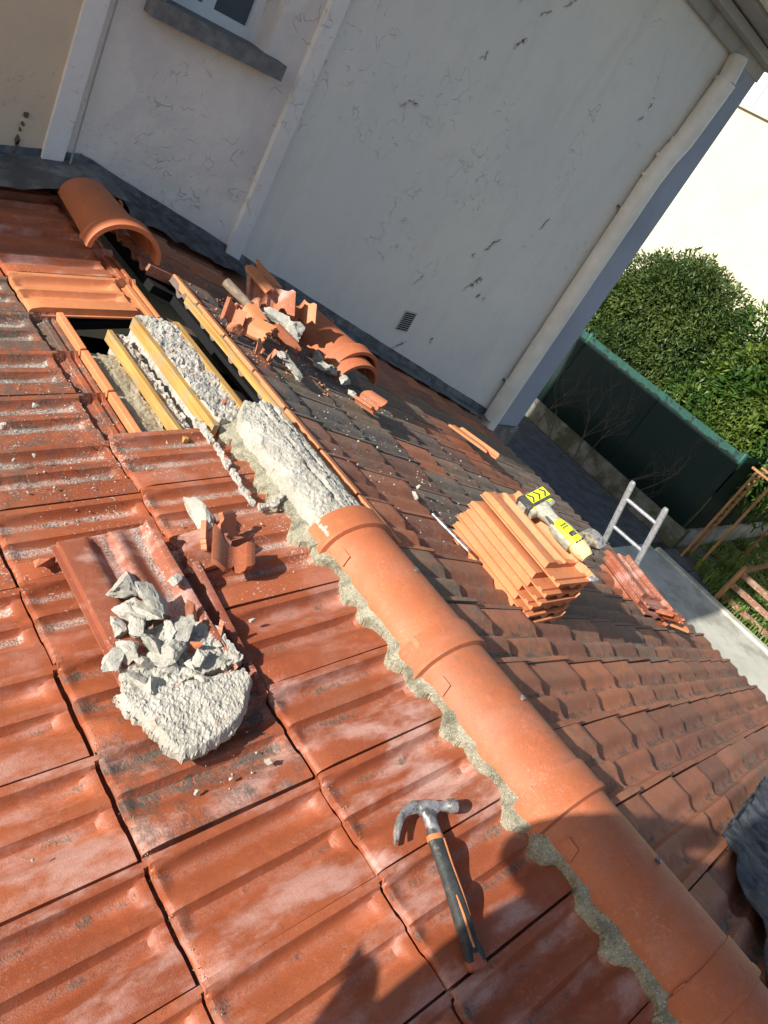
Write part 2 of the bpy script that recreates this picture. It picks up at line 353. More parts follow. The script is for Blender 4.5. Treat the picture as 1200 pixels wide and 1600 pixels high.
# ------------------------------------------------------------------ roof geometry constants
W = 0.235; T = 0.47; AL, AR = 0.2094, 0.2452
YL, YR = 0.4606, 0.3241; SB, LL = 0.586, 0.389; S1, LR = 0.322, 0.362
YW = 3.726
FL = Matrix(((math.cos(AL), 0, -math.sin(AL), 0), (0, 1, 0, 0), (math.sin(AL), 0, math.cos(AL), 0), (0, 0, 0, 1)))   # x = -s, y, height above the left slope
FR = Matrix(((math.cos(AR), 0, math.sin(AR), 0), (0, 1, 0, 0), (-math.sin(AR), 0, math.cos(AR), 0), (0, 0, 0, 1)))    # x = s, y, height above the right slope
def zl(x): return x*math.tan(AL)
def zr(x): return -x*math.tan(AR)
LIFT = .026
PROF = [(-.0045,.004),(-.0042,.0305),(.008,.0315),(.014,.029),(.0185,.019),(.024,.006),(.034,.000),(.046,.001),(.060,.007),(.074,.0165),(.084,.0225),(.095,.0245),(.1015,.0225),(.106,.011),(.113,.002),(.125,.000),(.138,.004),(.149,.0115),(.159,.021),(.168,.0265),(.178,.0285),(.205,.0290),(.2262,.0280),(.2270,.003),(.238,.003)]
def tile_mesh(name, L, mat, u0=0.0, scoop=True):
    ov = T-L
    us = [u0, u0+.012, u0+.014, u0+.03]
    us = [u for u in (0, .010, .012, .024, .026, .042, .044, ov-.012, ov+.0055, ov+.0065, ov+.0095, ov+.014, ov+.020, ov+.026, ov+.033, ov+.042, .2, .28, .36) if u >= u0] + [T-.055, T-.045, T-.036, T-.030, T-.024, T-.018, T-.010, T-.007, T-.001, T]
    if u0 > 0: us = [u0]+us
    us = sorted(set(round(u, 4) for u in us)); V = []; ch = []; F = []
    nv = len(PROF)
    for u in us:
        for v, p in PROF:
            q = p
            d = T-u
            if d < .05 and v > .010 and v < .2265: q = min(q, .0165+.0125*max(0, d/.05)**.6)
            if scoop and d < .036 and .010 < v < .2265: q = max(q, .0115*min(1, 1-(d-.010)/.026))
            if d < .002: q -= .0025
            if v > .010:
                t = (u-(ov+.0085))/.030          # channels are closed by a rounded scoop near the head
                if t < 1 and scoop: q = max(q, (.0175*math.sqrt(max(0, 1-t*t)) if t > 0 else .0175)) if v < .2265 else q
                if u < ov+.0062: q = .001
            if u < .05 and v > 0:
                q = .012 if (u < .011 or .025 <= u < .043) else .004
            ed = 0
            V.append((u, v, q+LIFT*u/T)); ch.append(max(0, min(1, 1-p/.0075)) if (u > ov+.03 and .01 < v < .22) else 0)
    for i in range(len(us)-1):
        for j in range(nv-1): F.append((i*nv+j, (i+1)*nv+j, (i+1)*nv+j+1, i*nv+j+1))
    # underside follows the profile, 13 mm lower; skirts close the edges
    base = len(V); sub = list(range(nv)); uu = [0, [i for i, u in enumerate(us) if u >= max(u0, ov+.03)][0], len(us)-1]
    for i in uu:
        for j in sub:
            x, y, z = V[i*nv+j]; pz_ = PROF[j][1]
            if i == len(us)-1: zb = z-(.0115 if y < .2266 else .004)
            else: zb = (min(pz_, .018)-.0165 if y < .2266 else pz_-.006)+LIFT*x/T
            V.append((x, y, min(zb, z-.002))); ch.append(0)
    ns = len(sub)
    for a in range(len(uu)-1):
        for b_ in range(ns-1): F.append((base+a*ns+b_, base+a*ns+b_+1, base+(a+1)*ns+b_+1, base+(a+1)*ns+b_))
    for (ti, bi) in ((0, 0), (len(us)-1, len(uu)-1)):
        for b_ in range(ns-1):
            top = [ti*nv+j for j in range(sub[b_], sub[b_+1]+1)]
            f = [base+bi*ns+b_, base+bi*ns+b_+1]+top[::-1]
            F.append(tuple(f) if ti else tuple(f[::-1]))
    for (tj, bj) in ((0, 0), (nv-1, ns-1)):
        for a in range(len(uu)-1):
            top = [i*nv+tj for i in range(uu[a], uu[a+1]+1)]
            f = [base+a*ns+bj, base+(a+1)*ns+bj]+top[::-1]
            F.append(tuple(f[::-1]) if tj else tuple(f))
    me = bpy.data.meshes.new(name); me.from_pydata(V, [], F); me.update()
    me.polygons.foreach_set('use_smooth', [True]*len(me.polygons)); me.set_sharp_from_angle(angle=R(42))
    a = me.attributes.new('chan', 'FLOAT', 'POINT'); a.data.foreach_set('value', ch)
    me.materials.append(mat); return me
TL = tile_mesh('tile_left', LL, M['clay']); TR = tile_mesh('tile_right', LR, M['clay_right'], scoop=False)
TLC = tile_mesh('tile_new', LL, M['clay_new']); TRC = tile_mesh('tile_cut', LR, M['clay_right'], u0=T-.225, scoop=False); TRH = tile_mesh('tile_half', LR, M['clay_right'], u0=T-.335, scoop=False)
TO = tile_mesh('tile_old', LL, M['clay_old'])
def tile_at(me, X, Y, origin, parent=None, name='tile'):
    X = Vector(X).normalized(); Y = Vector(Y); Y = (Y-X*Y.dot(X)).normalized(); Z = X.cross(Y)
    o = bpy.data.objects.new(name, me); link(o, parent)
    o.matrix_world = Matrix(((X.x, Y.x, Z.x, origin[0]), (X.y, Y.y, Z.y, origin[1]), (X.z, Y.z, Z.z, origin[2]), (0, 0, 0, 1)))
    return o
rnd = random.Random(11)
def slope_tile(side, j, k, parent):
    F_ = FL if side == 'L' else FR
    jit = lambda s: rnd.uniform(-s, s)
    if side == 'L':
        s = SB+j*LL-T; me = TL
        if j == 0 and k in (10,): me = TLC
        org = F_ @ Vector((-s+jit(.003), YL+k*W+jit(.0012), -.0525)); X = F_.to_3x3() @ Vector((-1, jit(.007), jit(.006))); Y = Vector((jit(.003), -1, jit(.013)))
    else:
        s = S1+(j-1)*LR-T; me = TR
        if j == 1: me = TRH if k > 10 else TRC
        org = F_ @ Vector((s+jit(.003), YR+k*W+jit(.0015), -.0525)); X = F_.to_3x3() @ Vector((1, jit(.008), jit(.006))); Y = Vector((jit(.005), 1, jit(.01)))
    return tile_at(me, X, Y, org, parent)
# ------------------------------------------------------------------ ground and garden surfaces
GZ = -3.741
tag(mesh_obj('ground', [(-60, -60, GZ), (140, -60, GZ), (140, 90, GZ), (-60, 90, GZ)], [(0, 1, 2, 3)], M['soil']), kind='structure')
def sheet(name, x0, x1, y0, y1, z, mat): return tag(mesh_obj(name, [(x0, y0, z), (x1, y0, z), (x1, y1, z), (x0, y1, z)], [(0, 1, 2, 3)], mat), kind='structure')
sheet('concrete_path', 3.2, 12.618, -9, 4.27, GZ+.02, M['concrete'])
sheet('side_yard', 4.5, 13.26, 4.27, 18, GZ+.02, M['slab'])  # concrete like the path, its shade put into a darker colour
tag(box('path_edging', 12.618, 12.772, -9, 4.1, GZ-.05, GZ+.07, M['concrete'], bevel=.012), kind='structure')
pv = tag(empty('garden_paving', (13.256, 3.282, GZ)), kind='structure')
for i, (x0, x1, y0, y1) in enumerate(((11.5, 12.05, 3.15, 3.70), (11.5, 12.0, 2.58, 3.13), (12.08, 12.6, 3.2, 3.7), (12.03, 12.55, 2.62, 3.17), (12.62, 13.2, 3.2, 3.68))):
    box('paving_slab', x0-11.9, x1-11.9, y0-3, y1-3, -.03, .03+.004*i, M['slab'], pv, bevel=.008)

pv.scale = (1.1, 1.1, 1.1)

# ------------------------------------------------------------------ tiled roof
roof = tag(empty('tiled_roof'), 'low gabled roof of red interlocking clay tiles with an opened strip by the ridge', 'roof')
for k in range(-3, 15):
    for j in range(4):
        if j == 0 and k in (7, 8, 9): continue
        o = slope_tile('L', j, k, roof)
        y = YL+(k-.5)*W; far = max(0, min(1, (y-1.0)/1.6))
        o['wear'] = max(0, min(1, .18+.40*far+.26*far*j+(.35 if (j == 1 and k in (2, 3)) else 0)+rnd.uniform(-.1, .12)))
        o['pale'] = max(0, (1.0-1.0*max(0, (y-.7)))*rnd.uniform(.5, 1)) if y < 1.35 else (.3 if j == 0 else .1)
        o['dust'] = .75 if (1.2 < y < 2.7) else .12
        if y > 2.25 and j > 0 and k < 11: o['wear'] = .85
        if k == 10 and j == 0: o['wear'] = 0; o['pale'] = 0; o['dust'] = 0
        if k in (11, 12) and j < 2: o['wear'] = .12; o['pale'] = .9; o['dust'] = .3
        if j == 0 and k == 1: o['pale'] = .9
for k in range(-3, 15):
    for j in range(1, 12):
        o = slope_tile('R', j, k, roof)
        y = YR+(k+.5)*W; far = max(0, min(1, (y-.55)/1.0)); wall_near = max(0, min(1, (y-3.05)/.25))
        ww = .42+.55*far+rnd.uniform(-.2, .16)+(.1 if j > 5 else 0)
        if 1.35 < y < 1.95 and j < 3: ww -= .42
        if j in (6, 7, 8) and 2.2 < y < 2.9 and rnd.random() < .55: ww = .15
        if k > 0 and rnd.random() < .07: ww *= .45
        if (j == 1 and 1.95 < y < 2.8) or (j == 2 and 1.9 < y < 2.9 and rnd.random() < .8) or (j in (3, 4) and 1.9 < y < 2.8 and rnd.random() < .35): o['grey'] = rnd.uniform(.75, 1)
        elif 1.6 < y < 2.9: o['grey'] = rnd.choice((0, 0, .25, .45))
        o['wear'] = max(0, min(1, ww*(1-wall_near)+.2*wall_near)); o['pale'] = .15*rnd.random(); o['dust'] = .5 if (y > 1.3 and j < 5) else .1
# boarding under the tiles, open along the stripped part
def slab_on(name, F_, x0, x1, y0, y1, h0, h1, mat, parent):
    bm = bmesh.new(); bbox(bm, x0, x1, y0, y1, h0, h1, F_); return bm_obj(name, bm, mat, parent)
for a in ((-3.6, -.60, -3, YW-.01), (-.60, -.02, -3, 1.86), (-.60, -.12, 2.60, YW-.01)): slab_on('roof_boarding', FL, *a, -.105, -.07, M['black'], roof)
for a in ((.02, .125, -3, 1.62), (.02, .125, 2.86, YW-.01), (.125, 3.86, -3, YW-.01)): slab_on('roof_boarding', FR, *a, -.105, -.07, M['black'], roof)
slab_on('fascia_board', FR, 3.80, 3.83, -3, YW-.01, -.24, -.11, M['timber_old'], roof)
# plain far tiles past the counted ones would be out of sight: the slope ends there with one closing course
# ridge: masonry core and timbers in the opening
def rub_top(x, y): return -.030+.014*fbm(x*10, y*13)+.006*fbm(x*38, y*38, 3)+.003*fbm(x*110, y*110, 3)+(-.010 if ((y+.2*x)*9.3) % 1 < .10 else 0)
tag(rough('ridge_masonry', lambda x, y: True, rub_top, lambda x, y: -.14, -.247, -.118, 1.86, 2.50, .0075, M['mortar_white'], roof, seed=3), red=.8)
def tbox(name, x0, x1, y0, y1, z0, z1, mat): return box(name, x0, x1, y0, y1, z0, z1, mat, roof, bevel=.003)
tbox('timber', -.268, -.248, 1.84, 2.475, -.080, -.034, M['timber'])
tbox('timber', -.112, -.088, 1.84, 2.475, -.07, -.024, M['timber'])
tbox('timber', -.350, -.334, 1.84, 2.46, -.134, -.092, M['timber'])
tbox('timber', .080, .098, 1.34, 2.74, -.066, -.036, M['timber'])
tag(rough('masonry_rubble', lambda x, y: True, lambda x, y: -.105+.012*fbm(x*22, y*22)+.009*fbm(x*70, y*70, 5), lambda x, y: -.2, -.328, -.282, 1.86, 2.46, .008, M['mortar_white'], roof, seed=5), red=1)
rough('attic_floor', lambda x, y: x < -.345 and x > -.475+.012*fbm(3, y*9)+.02*math.floor(y*7)%.03, lambda x, y: -.135+.006*fbm(x*14, y*14)+.004*fbm(x*60, y*60, 5), lambda x, y: -.26, -.62, -.352, 1.80, 2.36, .01, M['mortar_floor'], roof, seed=6)
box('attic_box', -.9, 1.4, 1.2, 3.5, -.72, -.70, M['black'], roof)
for yy in (2.62, 2.18):   # rafters crossing the dark gap
    bm = bmesh.new(); bbox(bm, .0, .6, yy-.03, yy+.03, -.20, -.105, FR); bm_obj('rafter', bm, M['timber_old'], roof)
bm = bmesh.new(); bbox(bm, -.62, -.1, 2.33, 2.37, -.22, -.12, FL); bm_obj('rafter', bm, M['timber_old'], roof)
bm = bmesh.new(); bbox(bm, -.50, -.47, 1.88, 2.57, -.14, -.085, FL); bm_obj('batten', bm, M['timber_old'], roof)
# half-round ridge tiles with collars
RA, RB, RCX, RCZ = .125, .092, -.068, -.050
def ridge_mesh(name, a, b_, length, mat, taper=.0, segs=26, a0=-6, a1=186, both=False):
    """axis along -y from the collar end at y=0; collar 9 cm wide"""
    st = [(0, 1.10), (.004, 1.115), (.062, 1.105), (.068, 1.135), (.082, 1.135), (.087, 1.01), (.095, 1.0), (length*.5, 1-taper*.5), (length-.003, 1-taper), (length, .99-taper)]
    V = []; F = []; th = .014; n = segs+1
    for y, f in st:
        for i in range(n):
            t = R(a0+(a1-a0)*i/segs); V.append((a*f*math.cos(t), -y, b_*f*math.sin(t)))
    m_ = len(st)
    for y, f in st:
        f2 = min(f, 1.07) if y < .08 else f
        for i in range(n):
            t = R(a0+(a1-a0)*i/segs); V.append(((a*f2-th)*math.cos(t), -y, (b_*f2-th)*math.sin(t)))
    o = m_*n
    for k in range(m_-1):
        for i in range(segs):
            F.append((k*n+i, (k+1)*n+i, (k+1)*n+i+1, k*n+i+1)); F.append((o+k*n+i, o+k*n+i+1, o+(k+1)*n+i+1, o+(k+1)*n+i))
        F.append((k*n, o+k*n, o+(k+1)*n, (k+1)*n)); F.append((k*n+segs, (k+1)*n+segs, o+(k+1)*n+segs, o+k*n+segs))
    for i in range(segs):
        F.append((i, i+1, o+i+1, o+i)); q = (m_-1)*n; F.append((q+i, o+q+i, o+q+i+1, q+i+1))
    # moulded lugs low on both flanks
    for yy in (.125, length-.075):
        for t0 in (158,):
            fs = []; 
            for dt, dy in ((-9, 0), (9, 0), (9, .040), (-9, .032)):
                t = R(t0+dt); c, s = math.cos(t), math.sin(t); fs.append(((a-.001)*c, -(yy+dy), (b_-.001)*s)); fs.append(((a+.008)*c, -(yy+dy), (b_+.008)*s))
            q = len(V); V += fs
            F += [(q+1, q+3, q+5, q+7), (q, q+1, q+7, q+6), (q, q+2, q+3, q+1), (q+2, q+4, q+5, q+3), (q+4, q+6, q+7, q+5)]
    me = bpy.data.meshes.new(name); me.from_pydata(V, [], F)
    bm = bmesh.new(); bm.from_mesh(me); bmesh.ops.recalc_face_normals(bm, faces=bm.faces); bm.to_mesh(me); bm.free()
    me.polygons.foreach_set('use_smooth', [True]*len(me.polygons)); me.set_sharp_from_angle(angle=R(32)); me.materials.append(mat); return me
RM = ridge_mesh('ridge_tile', RA, RB, .53, M['clay_ridge'])
for i in range(6):
    o = bpy.data.objects.new('ridge_tile', RM); link(o, roof)
    o.location = (RCX+rnd.uniform(-.001, .001), 1.2716+.085-i*.4587, RCZ+.0); o.rotation_euler = (R(-.9), rnd.uniform(-.01, .01), rnd.uniform(-.004, .004))
    o['wear'] = .30+.12*(i % 2); o['pale'] = .12; o['dust'] = .12
    bm = bmesh.new(); sweep(bm, [(.035, -.27, RB+.004), (.035, -.27, RB+.000-.02)], [.007, .006], 8); bm_obj('nail_head', bm, M['steel'], o, smooth=True)
# pebbled bedding mortar along the left foot of the ridge tiles, scalloped where it fills the tile channels
def lobe(y):
    t = ((YL-y) / W) % 1.0           # 0 = lip edge of a tile, running toward the camera
    def g(c, w_): 
        d = min(abs(t-c), 1-abs(t-c)); return max(0, 1-(d/w_)**2)
    return .032*g(.17, .20)**.6+.029*g(.54, .18)**.6
def chan_h(y):
    v = ((YL-y) % W); 
    if v > .2265: v -= W
    for a, b_ in zip(PROF, PROF[1:]):
        if a[0] <= v <= b_[0]: return a[1]+(b_[1]-a[1])*(v-a[0])/max(1e-6, b_[0]-a[0])
    return .0265
def morin(x, y): 
    e = -.207-lobe(y)*(.85+.7*fbm(y*6.3, 8))-.013*fbm(y*19, 1.3)-.003*fbm(y*90, 2)
    return x > e
def mortop(x, y):
    e = -.207-lobe(y)*(.85+.7*fbm(y*6.3, 8)); tz = min(1, max(0, (x-e)/.055)); hs = min(0, chan_h(y)-.0275)
    return hs*(1-tz)**.8*.75+.0015+.011*tz**.7+.0035*fbm(x*60, y*60)*tz+.002*fbm(x*160, y*160, 4)*tz
def on_slope(o, F_): o.matrix_world = F_; return o
mo = rough('ridge_mortar', morin, mortop, lambda x, y: -.05, -.285, -.175, -.6, 1.33, .0042, M['mortar_old'], roof, seed=8, smooth=True); on_slope(mo, FL); tag(mo, moss=.45)
mo = rough('ridge_mortar', lambda x, y: morin(x+.01, y) and x < -.165+.02*fbm(y*8, 4), lambda x, y: mortop(x+.01, y), lambda x, y: -.05, -.295, -.15, 1.30, 1.87, .0042, M['mortar_old'], roof, seed=9, smooth=True); on_slope(mo, FL); tag(mo, moss=.5)
# bare hump of bedding mortar where two ridge tiles have been taken off
def humpin(x, y):
    l = -.197+.006*fbm(y*14, 1)+(.05*max(0, (y-1.82)/.08)); r_ = .030+.012*fbm(y*11, 8)-.03*max(0, (y-1.75)/.1)
    return l < x < r_ and y < 1.905+.02*fbm(x*25, 3)
def humptop(x, y):
    t = (x+.197)/.227; z = -.016+.046*math.sin(math.pi*min(1, max(0, t*.98+.01)))**.45
    for c, wd, dp in ((.47+.03*fbm(y*6, 2), .018, .016), (.74+.03*fbm(y*7, 9), .015, .014)):
        z -= dp*math.exp(-((t-c)/wd/2.2)**2)*max(0, .5+fbm(y*9, c*10))
    return z+.006*fbm(x*13, y*13)+.0035*fbm(x*42, y*42, 2)+.0028*fbm(x*110, y*110, 2)-.006*max(0, fbm(x*28, y*18, 9)-.25)
tag(rough('ridge_bedding', humpin, humptop, lambda x, y: -.06, -.22, .05, 1.28, 1.95, .0042, M['mortar'], roof, seed=10), moss=.12)
# ------------------------------------------------------------------ house with the tall wall
house = tag(empty('tall_house', (0, YW, GZ)), 'tall grey and cream rendered house whose shaded wall rises above the tiled roof', 'house')
def hb(name, x0, x1, y0, y1, z0, z1, mat, bevel=0, parent=None):
    o = box(name, x0, x1, y0-YW, y1-YW, z0-GZ, z1-GZ, mat, parent or house, bevel); return o
TOP = 2.36
hb('wall', .90, 4.62, YW, 9, GZ, TOP, M['wall_smooth'])
hb('wall', -12, -.15, YW, 9, GZ, TOP, M['wall_cream'])
# middle bay with a window opening
WX0, WX1, WZ0, WZ1 = .13, .66, .80, 1.9
for a in ((-.15, WX0, GZ, TOP), (WX1, .90, GZ, TOP), (WX0, WX1, GZ, WZ0), (WX0, WX1, WZ1, TOP)): hb('wall', a[0], a[1], YW+.006, YW+.4, a[2], a[3], M['wall_rough'])
hb('wall', -.15, .90, YW+.4, 9, GZ, TOP, M['wall_rough'])
hb('band', -.192, -.100, YW-.022, YW+.1, -.6, TOP, M['band'], .006)
hb('band', .868, .958, YW-.030, YW+.1, -.6, TOP, M['band'], .006)
hb('corner_pilaster', 4.21, 4.64, YW-.045, 9.01, GZ, TOP-.005, M['pilaster'], .004)
sill = hb('window_sill', .05, .735, YW-.085, YW+.16, .735, .806, M['stone'], .006)
win = hb('window_frame', WX0-.005, WX1+.005, YW+.15, YW+.19, WZ0-.004, WZ0+.055, M['white'], .004)
hb('window_frame', WX0, WX0+.05, YW+.15, YW+.19, WZ0+.055, WZ1, M['white'], .004); hb('window_frame', WX1-.05, WX1, YW+.15, YW+.19, WZ0+.055, WZ1, M['white'], .004)
hb('window_frame', (WX0+WX1)/2-.03, (WX0+WX1)/2+.03, YW+.152, YW+.188, WZ0+.055, WZ1, M['white'], .004)
hb('window_pane', WX0+.05, WX1-.05, YW+.168, YW+.174, WZ0+.055, WZ1, M['glass'])
# cornice: frieze, mouldings, soffit
hb('frieze', -12, 4.66, YW-.05, YW+.2, 2.235, 2.325, M['cornice'], .004)
hb('moulding', -12, 4.70, YW-.15, YW+.2, 2.327, 2.385, M['cornice'], .008)
hb('eaves_soffit', -12, 4.84, YW-.34, 9.1, 2.40, 2.46, M['cornice'], .006)
tube('gutter', [(-12, -.39, 2.47-GZ), (4.86, -.39, 2.47-GZ)], .055, M['pipe'], house, 14)
hb('upper_roof', -12, 4.84, YW-.33, 9.1, 2.462, 2.50, M['clay_right'])
# downpipe with swan neck
pp = [(4.16, -.13, 2.235), (4.155, -.10, 2.05), (4.13, -.07, 1.93), (4.115, -.065, 1.78)]
tube('downpipe', [(x, y, z-GZ) for x, y, z in ((4.20, -.06, 2.25), (4.205, -.085, 2.08))], .070, M['pipe'], house, 20)
tube('downpipe', [(x, y, z-GZ) for x, y, z in ((4.205, -.085, 2.08), (4.17, -.085, 1.62), (4.12, -.085, 1.48), (4.095, -.085, 1.3), (4.095, -.085, GZ+.1))], .078, M['pipe'], house, 20)
for z, x in ((2.07, 4.205), (1.60, 4.165), (1.46, 4.116), (1.30, 4.095), (1.02, 4.095), (-.62, 4.095)):
    bm = bmesh.new(); sweep(bm, [(x, -.077, z-.012-GZ), (x, -.077, z+.012-GZ)], .084, 20); bm_obj('pipe_collar', bm, M['pipe'], house, smooth=True)
for z in (1.02, -.62): hb('pipe_bracket', 4.02, 4.05, YW-.075, YW, z-.01, z+.01, M['bar'])
# air vent: frame and slats
vt = box('air_vent', 2.435, 2.56, -.006, .01, -.39-GZ, -.235-GZ, M['cornice'], house)
for i in range(9): box('slot', 2.443, 2.552, -.0075, -.005, -.382+i*.0158-GZ, -.373+i*.0158-GZ, M['black'], house)
# splits and curled flakes of paint
def crack(pts, wd, seed):
    r = random.Random(seed); P_ = []
    for i in range(len(pts)-1):
        n_ = 7
        for q in range(n_):
            t = q/n_; P_.append((pts[i][0]*(1-t)+pts[i+1][0]*t+r.gauss(0, .0075), pts[i][1]*(1-t)+pts[i+1][1]*t+r.gauss(0, .0075)))
    P_.append(pts[-1]); m_ = len(P_); dx, dz = pts[-1][0]-pts[0][0], pts[-1][1]-pts[0][1]; L_ = math.hypot(dx, dz); nx, nz = dz/L_, -dx/L_
    V = []; F = []; H = [wd*.55*math.sin(math.pi*(i+.2)/(m_-.6))**1.5*r.choice((.25, .5, 1, 1.3)) for i in range(m_)]
    for i, (x, z) in enumerate(P_):
        V += [(x-nx*H[i], -.0025, z-nz*H[i]-GZ), (x+nx*H[i]*.8, -.0025, z+nz*H[i]*.8-GZ)]
    for i in range(m_-1): F.append((2*i, 2*i+1, 2*i+3, 2*i+2))
    mesh_obj('paint_crack', V, F, M['dark_crack'], house)
    V = []; F = []
    for i, (x, z) in enumerate(P_):
        h = H[i]+.0015; f = wd*(.5+.8*abs(math.sin(i*1.3+seed)))
        V += [(x+nx*h*.8, -.004-.9*h, z+nz*h*.8-GZ), (x+nx*(h+f*.4), -.003-.5*h, z+nz*(h+f*.4)-GZ), (x+nx*(h+f*1.5), -.0008, z+nz*(h+f*1.5)-GZ)]
    for i in range(m_-1): F += [(3*i, 3*i+1, 3*i+4, 3*i+3), (3*i+1, 3*i+2, 3*i+5, 3*i+4)]
    mesh_obj('paint_flake', V, F, M['wall_smooth'], house, smooth=True)
for i, (p, wd) in enumerate(((((2.885, .035), (2.93, .085), (2.985, .14), (3.01, .15)), .014), (((3.06, .005), (3.09, .045)), .014), (((3.14, .005), (3.17, .02)), .006), (((2.86, .33), (2.90, .40), (2.96, .46)), .010), (((2.76, .27), (2.79, .30)), .012),
    (((2.50, -.52), (2.56, -.50), (2.60, -.46)), .009), (((2.86, -.44), (2.865, -.39)), .007), (((3.46, 1.98), (3.55, 1.86), (3.60, 1.76)), .005), (((3.60, 1.76), (3.66, 1.70), (3.68, 1.62)), .012), (((3.62, 1.55), (3.66, 1.60)), .010), (((3.30, .62), (3.34, .72)), .006),
    (((2.14, 1.44), (2.17, 1.50), (2.20, 1.52)), .008), (((2.35, 1.76), (2.42, 1.83)), .007), (((2.2, 1.66), (2.28, 1.70)), .005), (((1.56, .90), (1.62, .94), (1.68, .93)), .005), (((1.93, 1.30), (1.97, 1.36)), .005), (((2.38, -.05), (2.42, .05)), .006), (((2.60, -.60), (2.66, -.66)), .008), (((2.0, 1.62), (2.05, 1.70)), .006))):
    crack(p, wd, i)
for i, (x, z, s) in enumerate(((-.29, .17, .010), (-.295, .13, .007), (-.30, .105, .006), (-.30, .06, .012), (-.295, .045, .008), (-.30, .005, .011))):
    bm = bmesh.new(); prism(bm, [(s*(1+.4*math.sin(q*2.3+i))*math.cos(q*.9), s*1.6*(1+.3*math.cos(q*1.7+i))*math.sin(q*.9)) for q in range(7)], 0, .003, Matrix.Translation((x, -.004, z-GZ)) @ Matrix.Rotation(R(90), 4, 'X')); bm_obj('rust_stain', bm, plain('rust_%d' % i, (.16, .10, .07), .9) if i == 0 else bpy.data.materials['rust_0'], house)
# lead flashing along the wall foot, both slopes
def flashing(name, x0, x1, zf, hw, out, mat, seed, parent=roof, dz=0):
    n = int((x1-x0)/.045); V = []; F = []; r = random.Random(seed)
    for i in range(n+1):
        x = x0+(x1-x0)*i/n; z = zf(x); wv = .004*fbm(x*7, seed)
        V += [(x, YW-.0035, z+hw+.006*fbm(x*4, seed+3)), (x, YW-.010-abs(wv), z+.022+dz+wv), (x, YW-.030, z+.014+dz+wv), (x, YW-out*.6, z+.012+dz+2*wv), (x, YW-out+.012*fbm(x*5, seed+5), z+.004+dz+3*wv)]
    for i in range(n):
        for k in range(4): F.append((5*i+k, 5*i+k+1, 5*(i+1)+k+1, 5*(i+1)+k))
    return mesh_obj(name, V, F, mat, parent, smooth=True, sharp=30)
flashing('wall_flashing', -.02, 4.25, lambda x: zr(max(0, x))+.01, .075, .14, M['lead'], 3)
flashing('wall_flashing', -2.8, -.02, lambda x: zl(min(0, x))+.01, .085, .12, M['lead'], 4)
hb('pilaster_shoe', 4.17, 4.66, YW-.06, YW+.02, -1.26, -1.06, M['lead'], .006)
mesh = flashing('lifted_zinc', -.62, .10, lambda x: (zl(min(0, x)))+.02, .015, .30, M['zinc'], 6, dz=.02)
# black roofing felt curling out below the wall flashing near the ridge
def felt():
    V = []; F = []; nx, ny = 22, 7
    for i in range(nx+1):
        for j in range(ny+1):
            x = .10+.85*i/nx; t = j/ny; y = YW-.05-.30*t*(1-.35*i/nx)-.03*fbm(x*5, 2)*t
            V.append((x, y, zr(x)+.055-.03*t+.022*fbm(x*7, y*7)*(.3+t)))
    for i in range(nx):
        for j in range(ny): F.append((i*(ny+1)+j, i*(ny+1)+j+1, (i+1)*(ny+1)+j+1, (i+1)*(ny+1)+j))
    return mesh_obj('underlay_felt', V, F, M['felt'], roof, smooth=True)
felt()
cb = tube('wall_cable', [(-.42, -.03, -.085-GZ), (-.25, -.03, -.075-GZ), (-.12, -.04, -.085-GZ), (-.085, -.04, -.07-GZ), (-.072, -.035, -.03-GZ), (-.074, -.03, .1-GZ), (-.078, -.028, .4-GZ), (-.082, -.026, 2.2-GZ)], .0045, M['cable'], house, 8)
# ------------------------------------------------------------------ loose ridge tiles
RL = ridge_mesh('loose_ridge', .138, .118, .50, M['clay_ridge'], taper=.16, a0=0, a1=180)
o = bpy.data.objects.new('loose_ridge_tile', RL); link(o); o.location = (-.118, 2.93, -.012); o.rotation_euler = (R(0), R(0), R(180-3))
tag(o, 'big orange half-round ridge tile lying at the top of the ridge, against the wall', 'ridge tile', 'ridge tiles taken off the roof', wear=0, pale=.1)
o2 = bpy.data.objects.new('loose_ridge_tile', RL); link(o2); o2.location = (1.08, 2.60, -.262); o2.rotation_euler = (R(0), R(10), R(180+2))
tag(o2, 'lower of two nested orange ridge tiles below the wall on the right slope', 'ridge tile', 'ridge tiles taken off the roof', wear=.1)
o2 = bpy.data.objects.new('loose_ridge_tile', RL); link(o2); o2.location = (1.10, 2.66, -.225); o2.rotation_euler = (R(1.5), R(9), R(180-1))
tag(o2, 'upper of two nested orange ridge tiles below the wall on the right slope', 'ridge tile', 'ridge tiles taken off the roof', wear=0)
# ------------------------------------------------------------------ stacks of spare tiles
ords = ['bottom', 'second from the bottom', 'third from the bottom', 'third from the top', 'second from the top', 'top']
for i in range(6):
    yw = rnd.uniform(-.012, .012); x = .888+.006*i; z = -.195+.029*i; tl = R(1.0*i-3.5)
    if i == 5: x += .035; z += .012
    o = tile_at(TLC, (.03+yw, 1, 0), (-math.cos(tl), 0, math.sin(tl)), (x, .985+rnd.uniform(-.012, .012), z), None, 'spare_tile')
    tag(o, '%s clay tile in the bright orange stack beside the grinder' % ords[i], 'roof tile', 'spare orange tiles stacked beside the grinder', wear=0, pale=.1, dust=.15)
o2n = ['bottom', 'second', 'third', 'top']
for i in range(4):
    z = -.748+.036*i+(.006 if i > 1 else 0)
    o = tile_at(TO, (.36+.02*rnd.uniform(-1, 1)-.03*i, 1, -.03), (-1, .36, .02+.02*i), (2.795+.012*i, 1.035+.02*i, z), None, 'old_tile')
    tag(o, '%s dusty red tile in the small stack near the ladder' % ('%s from the bottom' % o2n[i] if i in (1, 2) else o2n[i]), 'roof tile', 'old red tiles stacked near the eaves', wear=.15, pale=.5, dust=.8)
